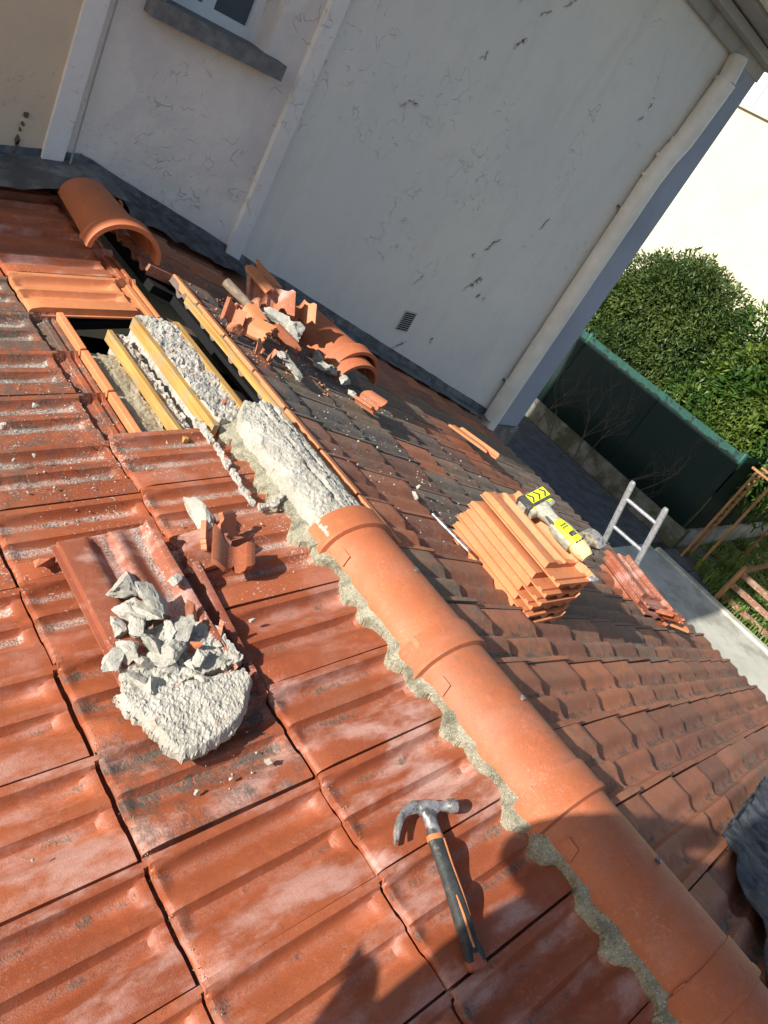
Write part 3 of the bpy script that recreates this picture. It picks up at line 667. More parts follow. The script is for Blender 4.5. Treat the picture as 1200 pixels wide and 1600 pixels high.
def shard(name, me, mat_, loc, size, rot, label, cat, group=None, F_=None, **kw):
    o = bpy.data.objects.new(name, me); 
    link(o); o.location = loc; o.scale = (size, size, size) if not isinstance(size, tuple) else size; o.rotation_euler = rot
    return tag(o, label, cat, group, **kw)
def withmat(me, mat): me.materials.append(mat); return me
ROCK = [withmat(chunk_mesh('mortar_lump_%d' % i, 20+i, 3, .095, 11, 1, .8, .68), M['mortar']) for i in range(6)]
SHARD = [withmat(chunk_mesh('tile_shard_%d' % i, 60+i, 1, .05, 9, 1.1, .65, .24), M['brick']) for i in range(6)]
BRK = [withmat(chunk_mesh('brick_lump_%d' % i, 90+i, 2, .10, 11, 1, .7, .55), M['brick']) for i in range(3)]
def rr(): return (rnd.uniform(0, 6.28), rnd.uniform(0, 6.28), rnd.uniform(0, 6.28))
def tile_piece(name, u0, u1, v0, v1, mat, seed):
    """a broken piece of the same roof tile: cells of its grid inside a ragged outline"""
    r = random.Random(seed); V = []; F = []; n = 9; m_ = 14; keep = {}
    def pz(v):
        for a, b_ in zip(PROF, PROF[1:]):
            if a[0] <= v <= b_[0]: return a[1]+(b_[1]-a[1])*(v-a[0])/max(1e-6, b_[0]-a[0])
        return .0265
    def walk(amp):
        w_ = [r.uniform(0, 1)]
        for _ in range(m_): w_.append(min(1, max(0, w_[-1]+r.uniform(-.38, .38))))
        return [x*amp+r.uniform(-.03, .03)*amp for x in w_]
    lo = [u0+x*(u1-u0) for x in walk(.30)]; hi = [u1-x*(u1-u0) for x in walk(.32)]
    idx = lambda i, j, b_: (i*(m_+1)+j)*2+b_
    for i in range(n+1):
        for j in range(m_+1):
            v = v0+(v1-v0)*j/m_; u = lo[j]+(hi[j]-lo[j])*i/n; z = pz(v)
            V += [(u-(u0+u1)/2, v-(v0+v1)/2, z), (u-(u0+u1)/2, v-(v0+v1)/2, z-.014)]
    for i in range(n):
        for j in range(m_):
            F += [(idx(i, j, 0), idx(i+1, j, 0), idx(i+1, j+1, 0), idx(i, j+1, 0)), (idx(i, j, 1), idx(i, j+1, 1), idx(i+1, j+1, 1), idx(i+1, j, 1))]
    for i in range(n): F += [(idx(i, 0, 0), idx(i, 0, 1), idx(i+1, 0, 1), idx(i+1, 0, 0)), (idx(i, m_, 0), idx(i+1, m_, 0), idx(i+1, m_, 1), idx(i, m_, 1))]
    for j in range(m_): F += [(idx(0, j, 0), idx(0, j+1, 0), idx(0, j+1, 1), idx(0, j, 1)), (idx(n, j, 0), idx(n, j, 1), idx(n, j+1, 1), idx(n, j+1, 0))]
    me = bpy.data.meshes.new(name); me.from_pydata(V, [], F); me.polygons.foreach_set('use_smooth', [True]*len(me.polygons)); me.set_sharp_from_angle(angle=R(35)); me.materials.append(mat); return me
# short orange offcut beyond the second stack
o = shard('tile_offcut', tile_piece('offcut', 0, .14, .06, .226, M['clay_new'], 5), None, (2.86, 1.02, -.66), 1, (0, R(14), R(120)), 'clean orange broken tile end lying below the small dusty stack', 'tile fragment', wear=0)
o = shard('tile_offcut', tile_piece('offcut2', 0, .12, -.01, .12, M['clay'], 9), None, (2.70, 1.05, -.60), 1, (R(20), R(34), R(70)), 'dark red snapped tile end leaning at the lower end of the small stack', 'tile fragment', wear=.2, dust=.6)
# half tile lying on the right slope near the wall
o = shard('broken_tile', tile_piece('half_tile', 0, .40, .05, .226, M['clay_new'], 12), None, (2.36, 2.60, -.545), 1, (R(0), R(10), R(84)), 'long orange broken half tile lying on the right slope near the wall corner', 'broken tile', wear=0, dust=.2)
# ------------------------------------------------------------------ the upturned tiles full of rubble on the left slope
nrm = FL.to_3x3() @ Vector((0, 0, 1)); upx = FL.to_3x3() @ Vector((1, 0, 0))
def onL(x, y, h): return FL @ Vector((x/math.cos(AL), y, h))
o = tile_at(TO, Vector((-.02, 1, 0)), -upx+nrm*.02, onL(-.632, 1.005-.02, .012), None, 'removed_tile'); tag(o, 'old removed roof tile lying crosswise, heaped with grey mortar rubble', 'roof tile', wear=.35, pale=.9, dust=.7)
o = tile_at(TO, Vector((.05, 1, 0)), -upx+nrm*.01, onL(-.585, .915, -.020), None, 'removed_tile'); tag(o, 'old red tile pushed partly under the rubble-heaped tile', 'roof tile', wear=.2, pale=.3, dust=.5)
deb = [(-0.790,1.276,-0.106,0.055), (-0.811,1.203,-0.111,0.04), (-0.843,1.158,-0.118,0.035), (-0.779,1.182,-0.094,0.045), (-0.756,1.194,-0.079,0.05), (-0.812,1.137,-0.101,0.035), (-0.754,1.115,-0.089,0.03), (-0.844,1.103,-0.118,0.04), (-0.805,1.087,-0.099,0.04), (-0.876,1.089,-0.125,0.035), (-0.725,1.103,-0.082,0.035), (-0.675,1.248,-0.072,0.025), (-0.679,1.145,-0.083,0.035), (-0.634,1.089,-0.074,0.025), (-0.769,1.055,-0.092,0.04), (-0.793,1.055,-0.107,0.03), (-0.717,1.062,-0.091,0.03), (-0.723,1.018,-0.092,0.025), (-0.824,1.058,-0.124,0.03), (-0.779,1.031,-0.114,0.03), (-0.738,1.024,-0.106,0.02), (-0.851,1.026,-0.130,0.03), (-0.825,1.006,-0.124,0.03), (-0.734,0.986,-0.105,0.02)]
names = {0:'longest flat grey mortar lump at the far end of the rubble-heaped tile',1:'rounded grey lump just below the longest flat one',2:'grey lump on the left rail of the rubble-heaped tile, upper half',3:'grey lump between the longest flat lump and the big blocky one',4:'biggest blocky grey mortar lump with a dark broken face, middle of the heap',5:'grey lump left of and below the big blocky one',6:'grey lump just below the big blocky one',7:'flat grey lump on the left side in the middle of the heap',8:'wide grey lump across the middle of the heap',9:'mortar lump sticking out furthest left from the heap',10:'narrow standing grey lump right of the big blocky one',11:'small mortar lump alone on the right rail of the rubble-heaped tile',14:'rounded grey lump right of centre in the lower half of the heap',15:'grey lump at the centre of the lower half of the heap',17:'small grey lump at the right edge of the heap, lower half'}
for i, (x, y, z, s) in enumerate(deb):
    if i in (12, 13, 16):
        shard('tile_shard', SHARD[i % 6], None, (x, y, z), s*1.0, rr(), {12: 'orange tile shard standing among the mortar lumps', 13: 'orange shard on the right edge of the heap', 16: 'small orange shard buried between mortar lumps'}[i], 'tile fragment', wear=0, dust=.4); continue
    sc3 = (s*1.15, s*.85, s*.8) if i else (s*.8, s*1.25, s*.5)
    shard('mortar_lump', ROCK[i % 6], None, (x, y, z+.002), tuple(q_*1.12 for q_ in sc3), (rnd.uniform(-.5, .5), rnd.uniform(-.5, .5), rnd.uniform(0, 6.28)), names.get(i, 'lump of broken grey mortar in the heap on the upturned tile'), 'rubble', 'mortar lumps heaped on the removed tile', red=.15)
for i in range(26):
    x = rnd.uniform(-.86, -.64); y = rnd.uniform(.98, 1.2)
    p = onL(x, y, .045)
    shard('mortar_lump', ROCK[i % 6], None, p, rnd.uniform(.008, .017), rr(), 'lump of broken grey mortar in the heap on the upturned tile', 'rubble', 'mortar lumps heaped on the removed tile')
# fine rubble bed under the lumps and the big slab in front
BED = [(-.90, .985), (-.62, 1.0), (-.63, 1.10), (-.70, 1.16), (-.86, 1.14)]
o = rough('rubble_bed', lambda x, y: inpoly(x+.008*fbm(y*40, 1), y+.008*fbm(x*40, 2), BED), lambda x, y: .046+.009*fbm(x*30, y*30)+.005*fbm(x*90, y*90), lambda x, y: .020, -.93, -.60, .96, 1.18, .006, M['mortar'], None, seed=30)
on_slope(o, FL); tag(o, 'crust of crumbled grey mortar stuck to the lower end of the heaped tile', 'rubble', red=.3)
def pdist(x, y, P):
    m_ = 9
    for a, b_ in zip(P, P[1:]+P[:1]):
        dx, dy = b_[0]-a[0], b_[1]-a[1]; t = max(0, min(1, ((x-a[0])*dx+(y-a[1])*dy)/(dx*dx+dy*dy))); m_ = min(m_, math.hypot(x-a[0]-t*dx, y-a[1]-t*dy))
    return m_
SLAB = [(-.91, 1.02), (-.80, 1.0), (-.70, .985), (-.628, .975), (-.626, .94), (-.655, .905), (-.69, .865), (-.735, .842), (-.80, .828), (-.848, .832), (-.868, .87), (-.875, .91), (-.892, .95), (-.905, .98)]
o = rough('mortar_slab', lambda x, y: inpoly(x+.005*fbm(y*30, 5)+.006*fbm(y*90, x*90), y+.005*fbm(x*30, 7)+.005*fbm(x*80, y*80, 3), SLAB), lambda x, y: .030+.026*min(1, pdist(x, y, SLAB)/.010)**.6+.004*fbm(x*14, y*14)+.0035*fbm(x*60, y*60, 2)+.0030*fbm(x*170, y*170, 2)-.006*max(0, fbm(x*45, y*45, 6)-.35), lambda x, y: .020+.006*fbm(x*40, y*40), -.94, -.61, .81, 1.04, .0038, M['mortar'], None, seed=31)
on_slope(o, FL); tag(o, 'large flat slab of grey mortar leaning at the near end of the rubble heap', 'mortar slab', red=.35)
# broken tile pieces above the heap
def place(o, x, y, h, rz, tx=0, ty=0, F_=None):
    F_ = F_ or FL; o.matrix_world = F_ @ Matrix.Translation((x, y, h)) @ Matrix.Rotation(rz, 4, 'Z') @ Matrix.Rotation(ty, 4, 'Y') @ Matrix.Rotation(tx, 4, 'X')
def piece(nm, u1, v0, v1, mat, seed, x, y, h, rz, tx, ty, label, F_=None, cat='tile fragment', group=None, **kw):
    o = bpy.data.objects.new(nm, tile_piece(nm, 0, u1, v0, v1, mat, seed)); link(o); place(o, x, y, h, rz, tx, ty, F_); return tag(o, label, cat, group, **kw)
piece('broken_tile', .19, .12, .226, M['clay'], 41, -.535, 1.355, .02, R(8), 0, 0, 'flat pinkish tile strip lying just above the rubble heap', wear=.1, pale=1, dust=.9)
piece('broken_tile', .15, -.01, .10, M['clay'], 42, -.485, 1.315, .035, R(60), R(8), R(5), 'broken red tile end with deep grooves beside the pinkish strip', wear=.1, dust=.5)
o = shard('mortar_lump', ROCK[2], None, onL(-.50, 1.44, .05), (.058, .10, .05), (R(30), R(40), R(40)), 'wedge of grey mortar stuck to a red tile strip above the heap', 'rubble')
piece('broken_tile', .17, .17, .226, M['clay_new'], 43, -.53, 1.42, .03, R(62), R(70), 0, 'narrow orange tile strip standing against the mortar wedge', wear=0, pale=.6)
piece('broken_tile', .08, .02, .10, M['brick'], 44, -.455, 1.40, .04, R(20), R(35), R(20), 'small red tile corner at the right of the mortar wedge', wear=0)
shard('tile_shard', BRK[1], None, onL(-.885, 1.432, .018), (.045, .026, .03), (0, 0, R(20)), 'lone pyramid-shaped orange tile chip left of the heap', 'tile fragment', wear=0, dust=.4)
# thin dried strip of mortar lying on the left slope beside the bedding
def ribbon(pts, wd):
    def f(x, y):
        for a, b_ in zip(pts, pts[1:]):
            dx, dy = b_[0]-a[0], b_[1]-a[1]; t = max(0, min(1, ((x-a[0])*dx+(y-a[1])*dy)/(dx*dx+dy*dy)))
            if math.hypot(x-a[0]-t*dx, y-a[1]-t*dy) < wd*(.7+.9*fbm(x*35, y*35)+.5*fbm(x*90, y*90)): return True
        return False
    return f
for pts, lab in (((( -.305, 1.90), (-.300, 1.75), (-.312, 1.62), (-.318, 1.50)), 'long thin strip of dried mortar lying beside the bare ridge bedding'), (((-.300, 1.478), (-.255, 1.475), (-.222, 1.50)), 'short flat flake of mortar at the end of the long thin strip'), (((-.265, 1.86), (-.225, 1.875)), 'thin splinter of mortar at the upper end of the long strip')):
    o = rough('mortar_strip', ribbon(pts, .011), lambda x, y: .014+.006*fbm(x*40, y*40)+.003*fbm(x*120, y*120), lambda x, y: .002, -.36, -.18, 1.42, 1.94, .0045, M['mortar_white'], None, seed=33); on_slope(o, FL); tag(o, lab, 'mortar', moss=.15)
smallL = [(-0.827,1.957,-0.166,0.02), (-0.725,2.035,-0.144,0.02), (-0.846,1.813,-0.170,0.01), (-0.793,1.823,-0.158,0.01), (-0.851,1.685,-0.171,0.006), (-0.784,1.688,-0.156,0.008), (-0.662,0.769,-0.131,0.012), (-0.823,0.770,-0.165,0.01), (-0.749,0.767,-0.149,0.008), (-0.658,1.858,-0.130,0.006), (-0.516,1.115,-0.097,0.012), (-0.721,1.450,-0.143,0.01), (-0.617,1.492,-0.121,0.008), (-1.120,0.777,-0.228,0.006), (-0.429,1.806,-0.081,0.008), (-0.532,1.709,-0.103,0.006), (-0.536,1.468,-0.104,0.007)]
smallR = [(0.553,1.603,-0.125,0.028), (0.665,1.682,-0.15,0.02), (0.619,1.924,-0.145,0.01), (0.862,1.994,-0.205,0.008), (0.509,1.723,-0.117,0.007), (1.820,2.124,-0.445,0.012), (1.742,2.238,-0.425,0.008), (0.810,1.779,-0.192,0.006), (0.471,1.907,-0.107,0.008), (1.600,2.298,-0.390,0.007), (0.873,1.930,-0.208,0.007), (0.288,1.546,-0.062,0.006)]
lb = {0: 'fist-sized grey mortar lump at the left edge of the roof', 1: 'flat grey mortar crumb on the far left slope', 6: 'long pale crumb below the big mortar slab'}
for i, (x, y, z, s) in enumerate(smallL):
    shard('mortar_crumb', ROCK[i % 6], None, (x, y, z-.004), s*rnd.uniform(.8, 1.0), rr(), lb.get(i, 'small crumb of grey mortar scattered on the left slope'), 'mortar crumb', 'mortar crumbs scattered on the left slope')
for i, (x, y, z, s) in enumerate(smallR):
    shard('mortar_crumb', ROCK[(i+3) % 6], None, (x, y, z), s*.8, rr(), 'pale upright mortar lump on the weathered right slope' if i == 0 else 'small pale crumb of mortar on the weathered right slope', 'mortar crumb', None if i == 0 else 'mortar crumbs scattered on the right slope')
# ------------------------------------------------------------------ heap of smashed tile on the right slope
pile = [(0.686,3.050,-0.100,0.09), (0.549,2.904,-0.075,0.03), (0.917,3.013,-0.178,0.06), (0.719,2.965,-0.149,0.05), (1.049,3.257,-0.216,0.03), (0.267,2.717,-0.036,0.03), (0.284,2.629,-0.040,0.03), (0.463,2.782,-0.085,0.03), (0.196,2.512,-0.028,0.03), (0.298,2.557,-0.054,0.04), (0.254,2.410,-0.043,0.03), (0.564,2.719,-0.110,0.03), (0.607,2.710,-0.131,0.03), (0.329,2.410,-0.062,0.025), (0.950,2.787,-0.217,0.03), (0.960,2.708,-0.220,0.03), (0.658,2.689,-0.144,0.02), (0.465,2.993,-0.096,0.025), (0.490,2.883,-0.092,0.025), (0.480,2.689,-0.089,0.02), (.40, 2.66, -.09, .03), (.36, 2.78, -.07, .03), (.55, 2.62, -.13, .03)]
G2 = 'smashed tile shards heaped on the right slope'
for i, (x, y, z, s) in enumerate(pile):
    if i == 0: continue
    lab = 'red shard in the heap of smashed tile below the wall'
    shard('tile_shard', SHARD[i % 6] if i % 4 else BRK[i % 3], None, (x, y, z), s*1.75, rr(), lab, 'tile fragment', G2, wear=.0, dust=.35)
for i in range(20):
    x = rnd.uniform(.2, .75); y = 2.35+.9*x*.7+rnd.uniform(-.12, .28)
    shard('tile_shard', SHARD[i % 6], None, (x, y, zr(x)+.012), rnd.uniform(.016, .042), rr(), 'red shard in the heap of smashed tile below the wall', 'tile fragment', G2, wear=0, dust=.3)
def facing(seed, u1, v0, v1, mat, X, Y, loc, label, **kw):
    return tag(tile_at(tile_piece('broken_tile', 0, u1, v0, v1, mat, seed), X, Y, loc, None, 'broken_tile'), label, 'tile fragment', **kw)
facing(51, .22, -.004, .226, M['brick'], (-.05, -.62, -.78), (.76, -.60, .22), (.655, 2.95, -.06), 'biggest broken tile slab on top of the smashed heap, dusty ribs facing the camera side', wear=0, dust=1, pale=1)
facing(52, .20, .05, .226, M['clay_new'], (.35, -.55, -.2), (.8, .2, -.2), (.62, 3.05, .0), 'orange curved tile piece lying over the top of the biggest slab', wear=0, dust=.3)
facing(53, .14, .0, .226, M['clay_new'], (-.1, -.62, -.75), (.5, -.8, .3), (.815, 2.94, -.085), 'grooved orange tile end at the right of the smashed heap', wear=0, dust=.4)
facing(54, .20, .06, .13, M['clay'], (.55, -.75, -.25), (.75, .6, .1), (.51, 2.60, -.055), 'curved red tile strip at the near right edge of the smashed heap', wear=.1, dust=.3)
facing(55, .14, .14, .226, M['clay_new'], (.5, -.7, .1), (.6, .5, .4), (.31, 2.54, -.03), 'bright flat tile strip in the middle of the smashed heap', wear=0)
facing(56, .12, .10, .226, M['clay_new'], (.1, -.9, -.2), (.8, .1, .2), (.33, 2.66, -.03), 'broad orange shard near the foot of the wooden pole stub', wear=0, dust=.5)
facing(57, .11, -.004, .09, M['brick'], (-.3, -.5, -.8), (.7, -.4, .1), (.22, 2.60, -.01), 'thin upright red shard at the left edge of the smashed heap', wear=0, dust=.3)
shard('mortar_lump', ROCK[0], None, (.63, 2.84, -.095), (.14, .085, .06), (0, R(14), R(100)), 'pale mortar lump under the biggest broken tile slab', 'rubble', red=.5)
shard('mortar_lump', ROCK[1], None, (.655, 2.70, -.075), (.085, .10, .065), (0, R(14), R(10)), 'large round mortar lump with red skin right of the heap', 'rubble', red=.9)
shard('mortar_lump', ROCK[2], None, (.52, 2.80, -.10), (.09, .08, .06), (0, R(14), R(60)), 'mortar lump in the middle of the smashed heap', 'rubble', red=.7)
shard('mortar_lump', ROCK[3], None, (.86, 3.42, -.155), (.06, .06, .06), (0, 0, 1), 'shaded red and white masonry lump against the wall above the heap', 'rubble', red=1)
shard('mortar_lump', ROCK[4], None, (.435, 2.37, -.088), (.055, .13, .035), (0, R(14), R(-25)), 'long crumbly mortar slab at the foot of the smashed heap', 'rubble', red=.3)
shard('mortar_lump', ROCK[5], None, (.44, 2.47, -.085), (.06, .045, .035), (0, R(14), R(35)), 'pinkish mortar lump above the long crumbly slab', 'rubble', red=.8)
for i, (x, y) in enumerate(((.86, 2.72), (.90, 2.62), (.95, 2.56), (.82, 2.60))):
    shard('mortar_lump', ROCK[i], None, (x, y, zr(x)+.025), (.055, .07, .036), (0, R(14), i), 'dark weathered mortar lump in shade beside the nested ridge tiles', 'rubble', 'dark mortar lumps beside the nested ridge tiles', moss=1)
stick = tube('wooden_pole', [(.375, 2.935, -.02), (.40, 2.86, -.03), (.485, 2.70, -.07)], [.023, .022, .02], M['timber_old'], None, 14); tag(stick, 'short grey round wooden pole stub lying in the smashed heap', 'pole')
# grit: nobody could count it
def grit(name, spots, n, smin, smax, F_, hf, mat, seed, label):
    r = random.Random(seed); V = []; F = []
    for _ in range(n):
        x0, x1, y0, y1 = r.choice(spots); x = r.uniform(x0, x1); y = r.uniform(y0, y1)
        if fbm(x*6, y*6, seed) < -.15: continue
        s = smin+(smax-smin)*r.random()**3; c = F_ @ Vector((x, y, hf(x, y)+s*.25)); b_ = len(V)
        for q in ((1, 0, 0), (-.5, .8, 0), (-.6, -.7, 0), (.1, 0, 1), (0, 0, -.6)): V.append(c+Vector((q[0]+r.uniform(-.4, .4), q[1]+r.uniform(-.4, .4), q[2]*.8))*s)
        F += [(b_, b_+1, b_+3), (b_+1, b_+2, b_+3), (b_+2, b_, b_+3), (b_+1, b_, b_+4), (b_+2, b_+1, b_+4), (b_, b_+2, b_+4)]
    return tag(mesh_obj(name, V, F, mat), label, 'grit', kind='stuff')
def hL(x, y): return chan_h(y)-.0285-.012*(((-x-SB) % LL) / LL)
grit('mortar_grit', [(-.85, -.24, 1.2, 2.3), (-.95, -.55, .75, 1.5), (-.9, -.6, 1.6, 2.4)], 1500, .0010, .0042, FL, hL, M['mortar_white'], 3, 'pale mortar grit scattered on the left slope near the opening')
grit('joint_dirt', [(-SB-.004-LL*j, -SB+.018-LL*j, .1, 2.5) for j in range(3)], 2600, .0008, .0026, FL, lambda x, y: chan_h(y)*.5-.018 if False else min(0, chan_h(y)-.0165)-.004, M['mortar_old'], 5, 'sandy dirt gathered along the joints of the left slope')
grit('pale_grit', [(.13, 1.0, 1.35, 2.9), (.3, 2.0, 1.6, 2.9)], 900, .0015, .0055, FR, lambda x, y: -.006, M['mortar_white'], 4, 'pale mortar grit scattered on the weathered right slope')
grit('red_grit', [(.15, .75, 2.3, 3.1)], 500, .003, .010, FR, lambda x, y: -.004, M['brick'], 6, 'red clay crumbs round the smashed heap')
# brick fragment, rod, orange wedge by the ridge
piece('broken_tile', .13, .0, .20, M['brick'], 61, .965, 2.36, .035, R(-64), R(10), R(-8), 'grooved orange tile fragment with mortar, alone on the grey tiles', FR, wear=0, dust=.8)
shard('mortar_lump', ROCK[1], None, (.90, 2.43, -.205), (.03, .05, .02), (0, R(14), .4), 'pale mortar crust at the upper end of the lone grooved fragment', 'rubble')
rod = tube('steel_chisel', [FR @ Vector((x/math.cos(AR), y, .020)) for x, y in ((.535, 1.485), (.55, 1.40), (.575, 1.29))], [(.007, .007), (.008, .007), (.011, .004)], M['steel'], None, 8); tag(rod, 'flat grey steel chisel bar lying between the ridge and the orange stack', 'chisel')
# cement-covered wooden wedge strip where the bedding ends
False and piece('broken_tile', .30, -.01, .012, M['timber'], 63, .072, 1.66, .02, R(-84), 0, 0, 'narrow splintered wooden strip along the right edge of the bare bedding', FR, cat='wood strip')
# orange head flanges of the first course, exposed beside the opening
for k in range(4, 11):
    y0 = YR+k*W
    if y0+W < 1.4 or y0 > 2.75: continue
    bm = bmesh.new(); bbox(bm, .098, .126, y0+.004, y0+W-.006, -.03, .002, FR); o = bm_obj('tile_flange', bm, M['clay_new'], roof, bevel=.003); tag(o, wear=.15, dust=.4)
    bm = bmesh.new(); bbox(bm, .136, .147, y0+.004, y0+W-.006, -.03, -.006, FR); o = bm_obj('tile_flange', bm, M['clay_right'], roof, bevel=.002); tag(o, wear=.6, dust=.6)
for k in (7, 8, 9):
    y1 = YL+k*W
    bm = bmesh.new(); bbox(bm, -.500, -.476, y1-W+.004, y1-.006, -.045, -.012, FL); o = bm_obj('tile_flange', bm, M['clay_new'], roof, bevel=.004); tag(o, wear=.1, dust=.5)
# dark crumpled flashing sheet at the right edge of the roof
def wrapsheet():
    V = []; F = []; nx, ny = 44, 40
    for i in range(nx+1):
        for j in range(ny+1):
            t = i/nx; q = (j/ny)**1.4
            y = .125-.75*q; kn = ((.125, 1.02), (.115, .60), (.085, .52), (.03, .43), (-.07, .287), (-.13, .09), (-.3, -.02), (-.7, -.1)); x0 = -.1
            for a_, b_ in zip(kn, kn[1:]):
                if b_[0] <= y <= a_[0]: x0 = b_[1]+(a_[1]-b_[1])*(y-b_[0])/(a_[0]-b_[0])
            x0 += .012*math.sin(y*52)+.012*fbm(y*14, 1); x = x0+(1.75-x0)*t
            y += .012*fbm(x*6, 3)+.05*t*(1-q)*.5
            V.append((x, y, .018+.020*fbm(x*11, y*5)+.012*fbm(x*30, y*12, 4)+.025*t*(1+fbm(x*4, y*4, 7))))
    for i in range(nx):
        for j in range(ny): F.append((i*(ny+1)+j, i*(ny+1)+j+1, (i+1)*(ny+1)+j+1, (i+1)*(ny+1)+j))
    o = mesh_obj('roofing_sheet', V, F, M['felt'], None, smooth=True); md = o.modifiers.new('thickness', 'SOLIDIFY'); md.thickness = .004; on_slope(o, FR); return o
tag(wrapsheet(), 'crumpled dark grey roofing sheet draped over the tiles right of the ridge', 'roofing sheet')
# ------------------------------------------------------------------ claw hammer lying on the left slope
M['heel'] = plain('dull_red_rubber', (.33, .10, .055), .6, 0, .2, 50)
HM = FL @ Matrix.Translation((-.530, .236, .022)) @ Matrix.Rotation(R(-19.5), 4, 'Z')
ham = tag(empty('claw_hammer'), 'claw hammer with a dark rubber grip and orange stripes lying on the red tiles', 'hammer'); ham.matrix_world = HM
def hsweep(name, pts, rads, mat, seg=14, power=1.0, parent=ham, sharp=50):
    bm = bmesh.new(); sweep(bm, pts, rads, seg, power=power); o = bm_obj(name, bm, mat, parent, smooth=True, sharp=sharp); return o
hd = hsweep('head', [(.072, .300, .004), (.070, .300, .004), (.052, .300, .004), (.048, .301, .004), (.030, .302, .004), (.022, .302, .004), (.0, .303, .004), (-.018, .303, .004)], [(.012, .012), (.0155, .0155), (.0155, .0155), (.0115, .0115), (.010, .010), (.015, .0125), (.019, .0135), (.016, .0125)], M['steel'], 18)
for sgn in (-1, 1):   # two prongs of the claw
    hsweep('claw', [(-.006, .305, .004+sgn*.004), (-.030, .308, .004+sgn*.005), (-.052, .300, .004+sgn*.0065), (-.070, .283, .004+sgn*.0075), (-.083, .260, .004+sgn*.0085), (-.091, .238, .004+sgn*.009)], [(.014, .006), (.0125, .006), (.010, .0062), (.0075, .0062), (.0055, .0060), (.002, .0055)], M['steel'], 10)
hsweep('neck', [(0, .300, .004), (.001, .275, .003), (.000, .255, .002), (-.001, .238, .001)], [(.021, .012), (.014, .0115), (.0145, .0115), (.0175, .0125)], M['steel'], 16, .8)
hsweep('collar', [(-.001, .243, .001), (-.001, .232, .001)], [(.0185, .0135), (.0185, .0135)], M['orange'], 16, .8)
hsweep('grip', [(-.001, .234, .0), (0, .18, .0), (.001, .12, .0), (.0, .07, .0), (-.002, .03, .0), (-.002, .012, .0)], [(.0165, .0125), (.0150, .0125), (.0165, .0135), (.0175, .014), (.0165, .0135), (.0175, .0135)], M['rubber'], 18, .75)
hsweep('grip_stripe', [(.0145, .233, .0065), (.0135, .18, .0068), (.0150, .12, .0072), (.0150, .078, .0072)], [.0036, .0034, .0034, .0022], M['orange'], 8)
hsweep('grip_stripe', [(-.002, .118, .0128), (-.001, .08, .0136), (-.002, .04, .0130), (-.001, .022, .0125)], [.0020, .0030, .0030, .0030], M['orange'], 8)
hsweep('handle_end', [(-.002, .020, .0), (-.002, .005, .0), (-.002, -.006, .0), (-.002, -.012, .0)], [(.0165, .0125), (.0205, .0145), (.0215, .0145), (.016, .010)], M['heel'], 18, .7)
for s_ in (-1, 1): hsweep('grip_heel', [(-.002+s_*.011, .03, .003), (-.002+s_*.012, .012, .003), (-.002+s_*.0125, -.001, .003)], [(.0075, .0115), (.0088, .0123), (.0075, .0115)], M['rubber'], 12, .8)

# ------------------------------------------------------------------ cordless angle grinder on the orange stack
gr = tag(empty('angle_grinder'), 'dusty lime and grey cordless angle grinder lying on the orange tile stack', 'angle grinder')
ax = Vector((.02, -1, -.02)).normalized(); sx = Vector((.86, 0, .50)).normalized(); sz = sx.cross(-ax).normalized(); 
if sz.z < 0: sz = -sz
sx = (-ax).cross(sz).normalized()
G = Matrix(((sx.x, -ax.x, sz.x, .915), (sx.y, -ax.y, sz.y, 1.335), (sx.z, -ax.z, sz.z, .050), (0, 0, 0, 1)))
gr.matrix_world = G     # local: +y toward the battery end, x across, z up
def gs(name, pts, rads, mat, seg=16, power=.8, parent=gr): return hsweep(name, pts, rads, mat, seg, power, parent)
def gbox(name, x0, x1, y0, y1, z0, z1, mat, bev=.004, parent=gr): 
    return box(name, x0, x1, y0, y1, z0, z1, mat, parent, bevel=bev)
bt = gbox('battery', -.062, .062, -.008, .060, -.034, .026, M['tool_dark'], .010)
gbox('battery_label', -.030, .058, .004, .050, .0262, .029, M['lime'], .001, bt)
for i, x in enumerate((-.018, .012, .042)):   # dark chevron print on the battery label
    for s_ in (-1, 1):
        Mx = Matrix.Translation((x, .027+s_*.010, .0296)) @ Matrix.Rotation(R(s_*38), 4, 'Z'); box('label_mark', -.0035, .0035, -.013, .013, -.0005, .0005, M['tool_dark'], bt, M=Mx)
gbox('battery_latch', -.066, -.040, .006, .046, -.022, .018, M['tool_grey'], .006, bt)
gs('battery_foot', [(-.055, -.010, -.006), (.0, -.016, -.004), (.058, -.014, -.006)], [(.018, .024), (.024, .030), (.018, .024)], M['tool_grey'], 16, .7)
gs('lime_trim', [(-.040, -.012, .020), (.05, -.012, .020)], [(.006, .004), (.006, .004)], M['lime'], 8)
gs('neck', [(0, -.012, 0), (0, -.04, 0), (0, -.07, 0), (0, -.10, 0)], [(.040, .032), (.031, .028), (.025, .024), (.026, .024)], M['tool_grey'])
gs('paddle_switch', [(-.016, -.05, .012), (-.018, -.10, .012), (-.018, -.16, .012)], [.007, .008, .007], M['tool_dark'], 10)
bd = gs('body', [(0, -.095, 0), (0, -.12, 0), (0, -.17, 0), (0, -.215, 0)], [(.024, .023), (.031, .028), (.033, .030), (.031, .029)], M['lime'])
for s_ in (-1, 1): gs('side_casing', [(s_*.022, -.10, -.004), (s_*.028, -.14, -.006), (s_*.028, -.21, -.006)], [(.008, .020), (.010, .024), (.010, .024)], M['tool_grey'], 12)
gbox('type_plate', -.012, .014, -.192, -.172, .0285, .0315, M['tool_dark'], .001, bd)
for i in range(3):
    for q in range(2): gbox('label_mark', -.014+.009*i, -.008+.009*i, -.148+.012*q, -.142+.012*q, .0275, .0305, M['tool_dark'], 0, bd)
